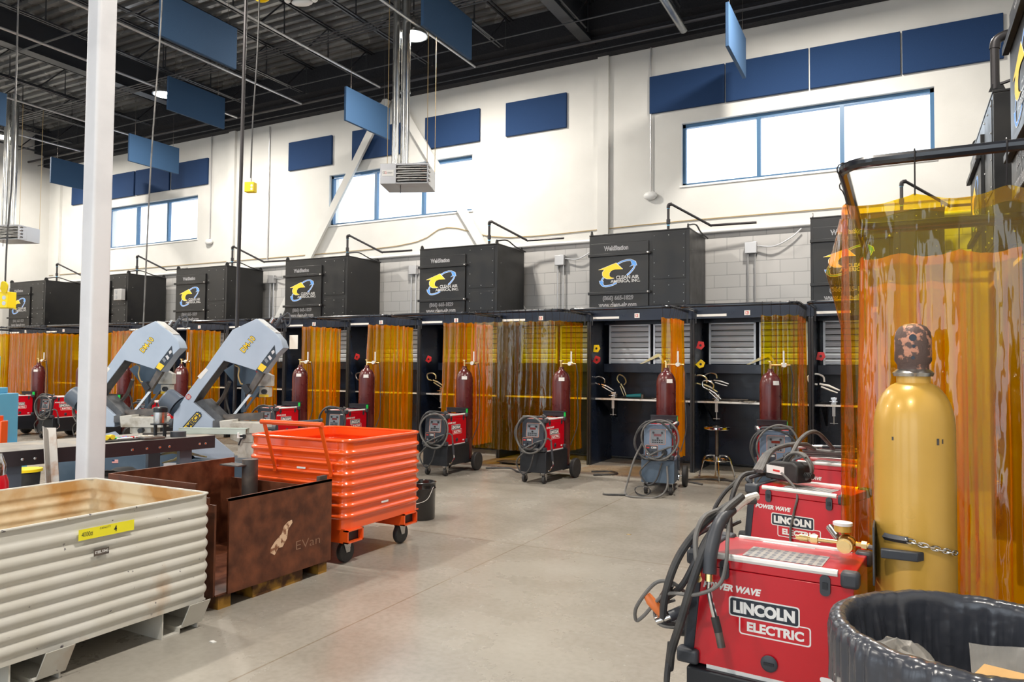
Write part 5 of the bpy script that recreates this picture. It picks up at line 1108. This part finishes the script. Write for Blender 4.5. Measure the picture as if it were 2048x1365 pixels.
    x, z = U(511, 785); MB().cyl((x, .24, z), (x, .28, z), .028, 14).build('rotary_knob', M['black'], cb_); x, z = U(498, 742); MB().cyl((x, .26, z), (x, .30, z), .03, 14).build('stop_button', M['knob'], cb_)
    # bed, vise and base
    MB().prism([U(427, 842), U(442, 838), U(442, 856), U(427, 856)], 'y', -.02, .2).build('fixed_jaw', M['sawdark'], o); MB().prism([U(438, 831), U(520, 826), U(520, 841), U(438, 843)], 'y', .10, .14).build('back_jaw', M['dksteel'], o)
    MB().prism([U(442, 842), U(470, 839), U(470, 844), U(528, 845), U(532, 855), U(532, 866), U(445, 866)], 'y', -.05, .22).build('vise_bed', M['greasy'], o, bevel=.006)
    MB().prism([U(463, 866), U(508, 866), U(508, 884), U(478, 884), U(463, 878)], 'y', -.03, .2).build('bed_casting', M['greasy'], o, bevel=.005)
    x, z = U(490, 872); cr_ = MB().cyl((x, -.09, z), (x, -.03, z), .028, 12).build('crank', M['black'], o); MB().cyl((x, -.08, z), (x-.03, -.09, z-.09), .009, 8).build('crank_arm', M['black'], cr_)
    x, z = U(547, 858); MB().lathe([(.02, -.03), (.055, -.02), (.055, .02), (.02, .03)], 18, (x, .05, z), 'x').cyl((x-.08, .05, z), (x+.01, .05, z), .018, 8).build('vise_handwheel', M['bumper'], o)
    x, z = U(575, 845); MB().cyl((U(555, 850)[0], .3, U(555, 850)[1]), (U(628, 843)[0], .3, U(628, 843)[1]), .012, 8).sphere((U(628, 843)[0], .3, U(628, 843)[1]), .02, 10).build('stop_rod', M['sawslate'], o)
    MB().prism([U(437, 874), U(476, 905), U(476, 917), U(400, 913), U(372, 890)], 'y', -.10, -.08).build('splash_guard', M['sawgray'], o)
    MB().prism([U(478, 884), U(512, 880), U(512, 915), U(478, 915)], 'y', -.02, .2).build('casting_leg', M['greasy'], o)
    MB().prism([U(372, 926), U(396, 916), U(481, 924), U(512, 921), U(512, 1021), U(372, 1021)], 'y', -.12, .42).build('coolant_tray', M['sawslate'], o, bevel=.004)
    MB().prism([U(296, 906), U(330, 903), U(396, 900), U(372, 926), U(372, 1014.8), U(296, 1014.8)], 'y', -.05, .42).build('pedestal', M['sawslate'], o, bevel=.004)
    MB().prism([U(334, 925), U(359, 925), U(359, 938), U(334, 938)], 'y', -.053, -.05).build('rating_plate', M['letgray'], o)
    fx, fz = U(436, 940); fl = MB().box(fx, -.1225, fz, fx+.07, -.1205, fz+.038).build('flag_sticker', M['paper'], o, smooth=0)
    B(fx, -.1235, fz+.018, fx+.03, -.1226, fz+.038).build('blue_field', M['panel'], fl)
    for k in range(4): B(fx, -.1232, fz+k*.010, fx+.07, -.1226, fz+k*.010+.005).build('red_stripe', M['redtext'], fl)
    return o
sw = bandsaw()
dup(sw, (-8.05, 5.40, 0), math.radians(27.85), 'rear grey band saw with raised head, just right of the white column')
# ------------------------------------------------------------------ work table and what is on it
o = thing('steel_worktable', 'long dark steel worktable with bolt pairs along its edge, in front of the saws', 'table', (-6.12, 3.16, 0), math.radians(82.3))
MB().box(0, 0, .845, 1.82, .72, .855).build('table_top', M['tabletop'], o)
sd = MB().box(0, -.004, .735, 1.82, .0, .853).box(0, .0, .735, .004, .72, .853).box(1.816, 0, .735, 1.82, .72, .853).build('side_rail', M['tableside'], o, recalc=False)
for x in (.16, .25, .62, 1.02, 1.15, 1.27, 1.36, 1.66, 1.72): MB().sphere((x, -.006, .785), .013, 8, (1, .5, 1)).build('bolt', M['chrome'], sd)
for x in (.06, 1.5):
    for y in (.06, .62): MB().box(x, y, 0, x+.12, y+.05, .74).build('leg', M['gray'], o)
def on_table(x, y):   # table-local to world
    c_, s_ = math.cos(math.radians(82.3)), math.sin(math.radians(82.3)); return (-6.12+x*c_-y*s_, 3.16+x*s_+y*c_)
def put(o, x, y, z=.8555, rz=82.3): p_ = on_table(x, y); o.location = (p_[0], p_[1], z); o.rotation_euler = (0, 0, math.radians(rz)); return o
o = thing('hole_punch_tool', 'small silver and black cylindrical press tool standing on the worktable', 'press tool', (0, 0, 0), 0); put(o, 1.38, .20)
MB().lathe([(0, .12), (.085, .12), (.085, .13), (0, .13)], 20).cyl((-.045, 0, 0), (-.045, 0, .12), .016, 8).cyl((.045, 0, 0), (.045, 0, .12), .016, 8).build('frame', M['black'], o); MB().lathe([(0, .13), (.055, .13), (.058, .16), (.058, .235), (0, .235)], 20).build('silver_body', M['steel'], o)
MB().lathe([(0, .235), (.062, .235), (.062, .275), (.05, .285), (0, .285)], 20).build('top_cap', M['black'], o)
o = tag(MB().box(-.10, -.06, 0, .10, .06, .025).build('steel_block', M['dksteel'], bevel=.006), 'small dark steel block beside the press tool on the worktable', 'steel block'); put(o, 1.24, .09)
o = tag(MB().lathe([(0, 0), (.07, 0), (.07, .05), (0, .05)], 20).build('round_weight', M['bumper']), 'short dark round puck right of the press tool on the worktable', 'weight'); put(o, 1.52, .13)
o = tag(MB().box(-.22, -.01, 0, .22, .01, .02).build('flat_bar', M['dksteel']), 'thin dark flat bar lying toward the back of the worktable', 'steel bar'); put(o, 1.58, .42, rz=50)
o = tag(MB().box(-.20, -.14, 0, .22, .14, .012).build('cutting_sheet', M['rubber']), 'dark rubber mat under the markers on the worktable', 'mat'); put(o, 1.04, .24)
cols = [('yellow', 'yellow'), ('logoyellow', 'orange-yellow'), ('green', 'green'), ('logowhite', 'white'), ('logoblue', 'blue'), ('redtext', 'red'), ('steel', 'silver'), ('paper', 'pale'), ('tan', 'tan'), ('logowhite', 'white capped')]
rnd = random.Random(5)
for i, (m_, cn) in enumerate(cols):
    r_ = .022 if i < 2 else .008; L_ = .03 if i < 2 else .07
    o = MB().cyl((-L_, 0, r_), (L_*.6, 0, r_), r_, 10).cyl((L_*.6, 0, r_), (L_, 0, r_), r_*.7, 10).build('marker_pen' if i > 1 else 'tape_roll', M[m_])
    tag(o, cn+(' marker lying on the worktable mat left of the press tool' if i > 1 else ' round tape roll on the worktable mat beside the column'), 'marker' if i > 1 else 'tape'); put(o, .90+.042*i, .14+.09*rnd.random(), .868, rnd.uniform(0, 180))
o = thing('steel_channel', 'pale green steel channel bar lying across the worktable end toward the saw', 'steel channel', (-6.27, 4.86, .8565), math.radians(27.85))
MB().box(0, 0, 0, .66, .004, .055).box(0, 0, .051, .66, .10, .055).box(0, .096, 0, .66, .10, .055).build('web', M['palegreen'], o, recalc=False)
MB().box(.585, -.02, -.03, .60, .01, .02).box(.585, -.02, -.035, .63, .01, -.03).box(.585, -.02, -.005, .63, .01, .0).build('end_clip', M['logowhite'], o, recalc=False)
# things round the table
o = thing('leaning_angle', 'long rusty steel angle bar leaning against the left end of the worktable', 'steel bar', (-5.62, 3.30, 0), 0); 
a_ = Vector((0, 0, 0)); b_ = Vector((-.50, .20, 1.02)); d_ = (b_-a_).normalized(); s1 = Vector((.884, .467, 0)); s2 = d_.cross(s1).normalized()
def slab(o, a_, b_, u_, w_, t_, v_, m_, nm):
    vs = [p_+u_*k*w_+v_*j*t_ for p_ in (a_, b_) for k in (0, 1) for j in (0, 1)]
    return MB().add(vs, [(0, 1, 3, 2), (4, 6, 7, 5), (0, 4, 5, 1), (2, 3, 7, 6), (0, 2, 6, 4), (1, 5, 7, 3)]).build(nm, m_, o)
rsteel = mat('streaked_steel', (.42, .40, .38), .35, .7, col2=(.30, .17, .10), noise_scale=8, lo=.5, hi=.7)
slab(o, a_, b_, s1, .085, .006, s2, rsteel, 'wide_flange'); slab(o, a_, b_, s2*-1, .04, .006, s1, rsteel, 'narrow_flange')
o = thing('shop_vacuum', 'black shop vacuum with ribbed hose under the worktable', 'vacuum', (-6.75, 4.62, 0), .4)
MB().lathe([(.14, .0), (.17, .05), (.17, .36), (.18, .38), (.16, .47), (.08, .52), (0, .52)], 24).build('tank', M['rubber'], o)
h_ = MB().tube(cm([(.12, -.1, .42), (.02, -.25, .50), (-.18, -.3, .46), (-.34, -.22, .35), (-.42, -.18, .1)], 8), [.034 if k % 2 else .030 for k in range(33)], 10).build('ribbed_hose', M['rubber'], o)
MB().tube(cm([(.10, -.3, .30), (.28, -.22, .38), (.42, -.1, .42)], 8), [.034 if k % 2 else .030 for k in range(17)], 10).build('ribbed_hose', M['rubber'], o)
o = MB().box(-.16, -.13, 0, .16, .13, .28).build('metal_toolbox', M['greasy'], bevel=.01); o.location = (-6.22, 4.62, 0.0); o.rotation_euler = (0, 0, .5); tag(o, 'dirty cream metal box beside the vacuum under the worktable', 'box')
o = thing('locking_pliers', 'worn bronze locking pliers clamped to the saw pedestal edge, under the table', 'pliers', (-6.36, 4.98, .60), math.radians(27.85))
MB().tube([(-.24, 0, .03), (-.10, 0, .06), (0, 0, .05)], [.010, .016, .022], 8).build('grip', M['clampyel'], o); MB().tube([(-.20, 0, -.05), (-.08, 0, -.02), (0, 0, .03)], [.006, .014, .020], 8).build('grip', M['clampyel'], o); MB().tube([(0, 0, .04), (.08, 0, .045), (.24, .02, .01)], [.022, .016, .006], 8).build('jaw', M['clampyel'], o)
o = thing('blue_machine', 'light blue machine cabinet at the left edge behind the worktable', 'machine', (-9.35, 4.71, 0), math.radians(27.85))
MB().box(-.9, 0, .05, 0, .5, 1.17).build('cabinet', M['blue'], o, bevel=.008); MB().box(-.9, .05, 1.17, -.10, .45, 1.24).box(-.9, .1, 1.24, -.165, .4, 1.62).build('upper_housing', M['blue'], o, bevel=.008, recalc=False); MB().box(-.95, -.06, 0, .09, .56, .56).build('base', M['blue'], o, bevel=.008)
o = MB().box(0, 0, 0, .10, .12, .30).box(.02, .02, .30, .06, .10, .36).build('orange_tray', M['orangebin'], bevel=.008, recalc=False); o.rotation_euler = (0, 0, math.radians(27.85)); o.location = (-9.335, 4.74, .5605); tag(o, 'small orange tray standing on the ledge of the light blue machine', 'tray')
o = thing('red_canister', 'red canister with shiny top at the bottom left behind the white bin', 'canister', (-5.64, 2.90, .04), 0)
MB().lathe([(0, 0), (.07, 0), (.075, .02), (.075, .66), (.06, .71), (0, .71)], 20).build('body', M['red'], o); MB().lathe([(0, .705), (.055, .705), (.06, .78), (.03, .86), (0, .86)], 18).build('chrome_top', M['chrome'], o)
o = thing('lidded_bin', 'small dark bin with yellow lid on the floor beyond the worktable left end', 'bin', (-8.42, 4.62, 0), .5)
MB().lathe([(.12, 0), (.14, .36), (0, .36)], 20).build('bin', M['rubber'], o); MB().lathe([(0, .36), (.16, .36), (.16, .39), (0, .40)], 20).build('lid', M['yellow'], o)
# ------------------------------------------------------------------ hanging cords and outlets
def outlet(x, y, z, s, l, rz, top=7.86, open_=False):
    o = thing('pendant_outlet', l, 'outlet box', (x, y, z), rz, 'yellow pendant outlet boxes')
    MB().box(-s/2, -s*.35, -s/2, s/2, s*.35, s/2).build('box', M['yellow'], o, bevel=.006)
    for zz in (-.22, .12): MB().lathe([(0, -s*.36), (s*.13, -s*.36), (s*.13, -s*.345), (0, -s*.345)], 14, (s*.28, 0, s*zz), 'y').build('socket', M['steel'], o)
    if open_:
        f = MB().prism(rrect(-.05, 0, .05, .14, .04), 'y', -.006, .006).build('flip_cover', M['yellow'], o); f.location = (s*.25, -s*.38, s*.45); f.rotation_euler = (.3, .45, 0)
    MB().cyl((0, 0, s/2), (0, 0, s/2+.05), .016, 8).build('strain_relief', M['letgray'], o)
    MB().tube(cm([(0, 0, s/2+.04), (.01, 0, .8), (.06, 0, 2.0), (.05, .0, top-z)], 8), .010, 6).build('cord', M['cable'], o)
outlet(-9.71, 5.02, 2.31, .20, 'yellow outlet box with flip cover hanging at the left edge of the photo', math.radians(20), open_=True)
outlet(-6.87, 6.245, 3.67, .12, 'small yellow outlet box hanging before the white wall', math.radians(20))
wire('power_cable', [(-7.98, 5.82, 7.86), (-8.0, 5.82, 5.9), (-8.10, 5.80, 4.0), (-8.17, 5.80, 1.9)], .009, 'cable2', 'brown power cord dropping from the roof to the rear saw', 'cord')
wire('drop_pole', [(-6.56, 5.50+.36, 7.86), (-6.63, 5.86, 1.0)], .020, 'pipe', 'dark power pole dropping from the roof to the front saw', 'pole', smooth=False)
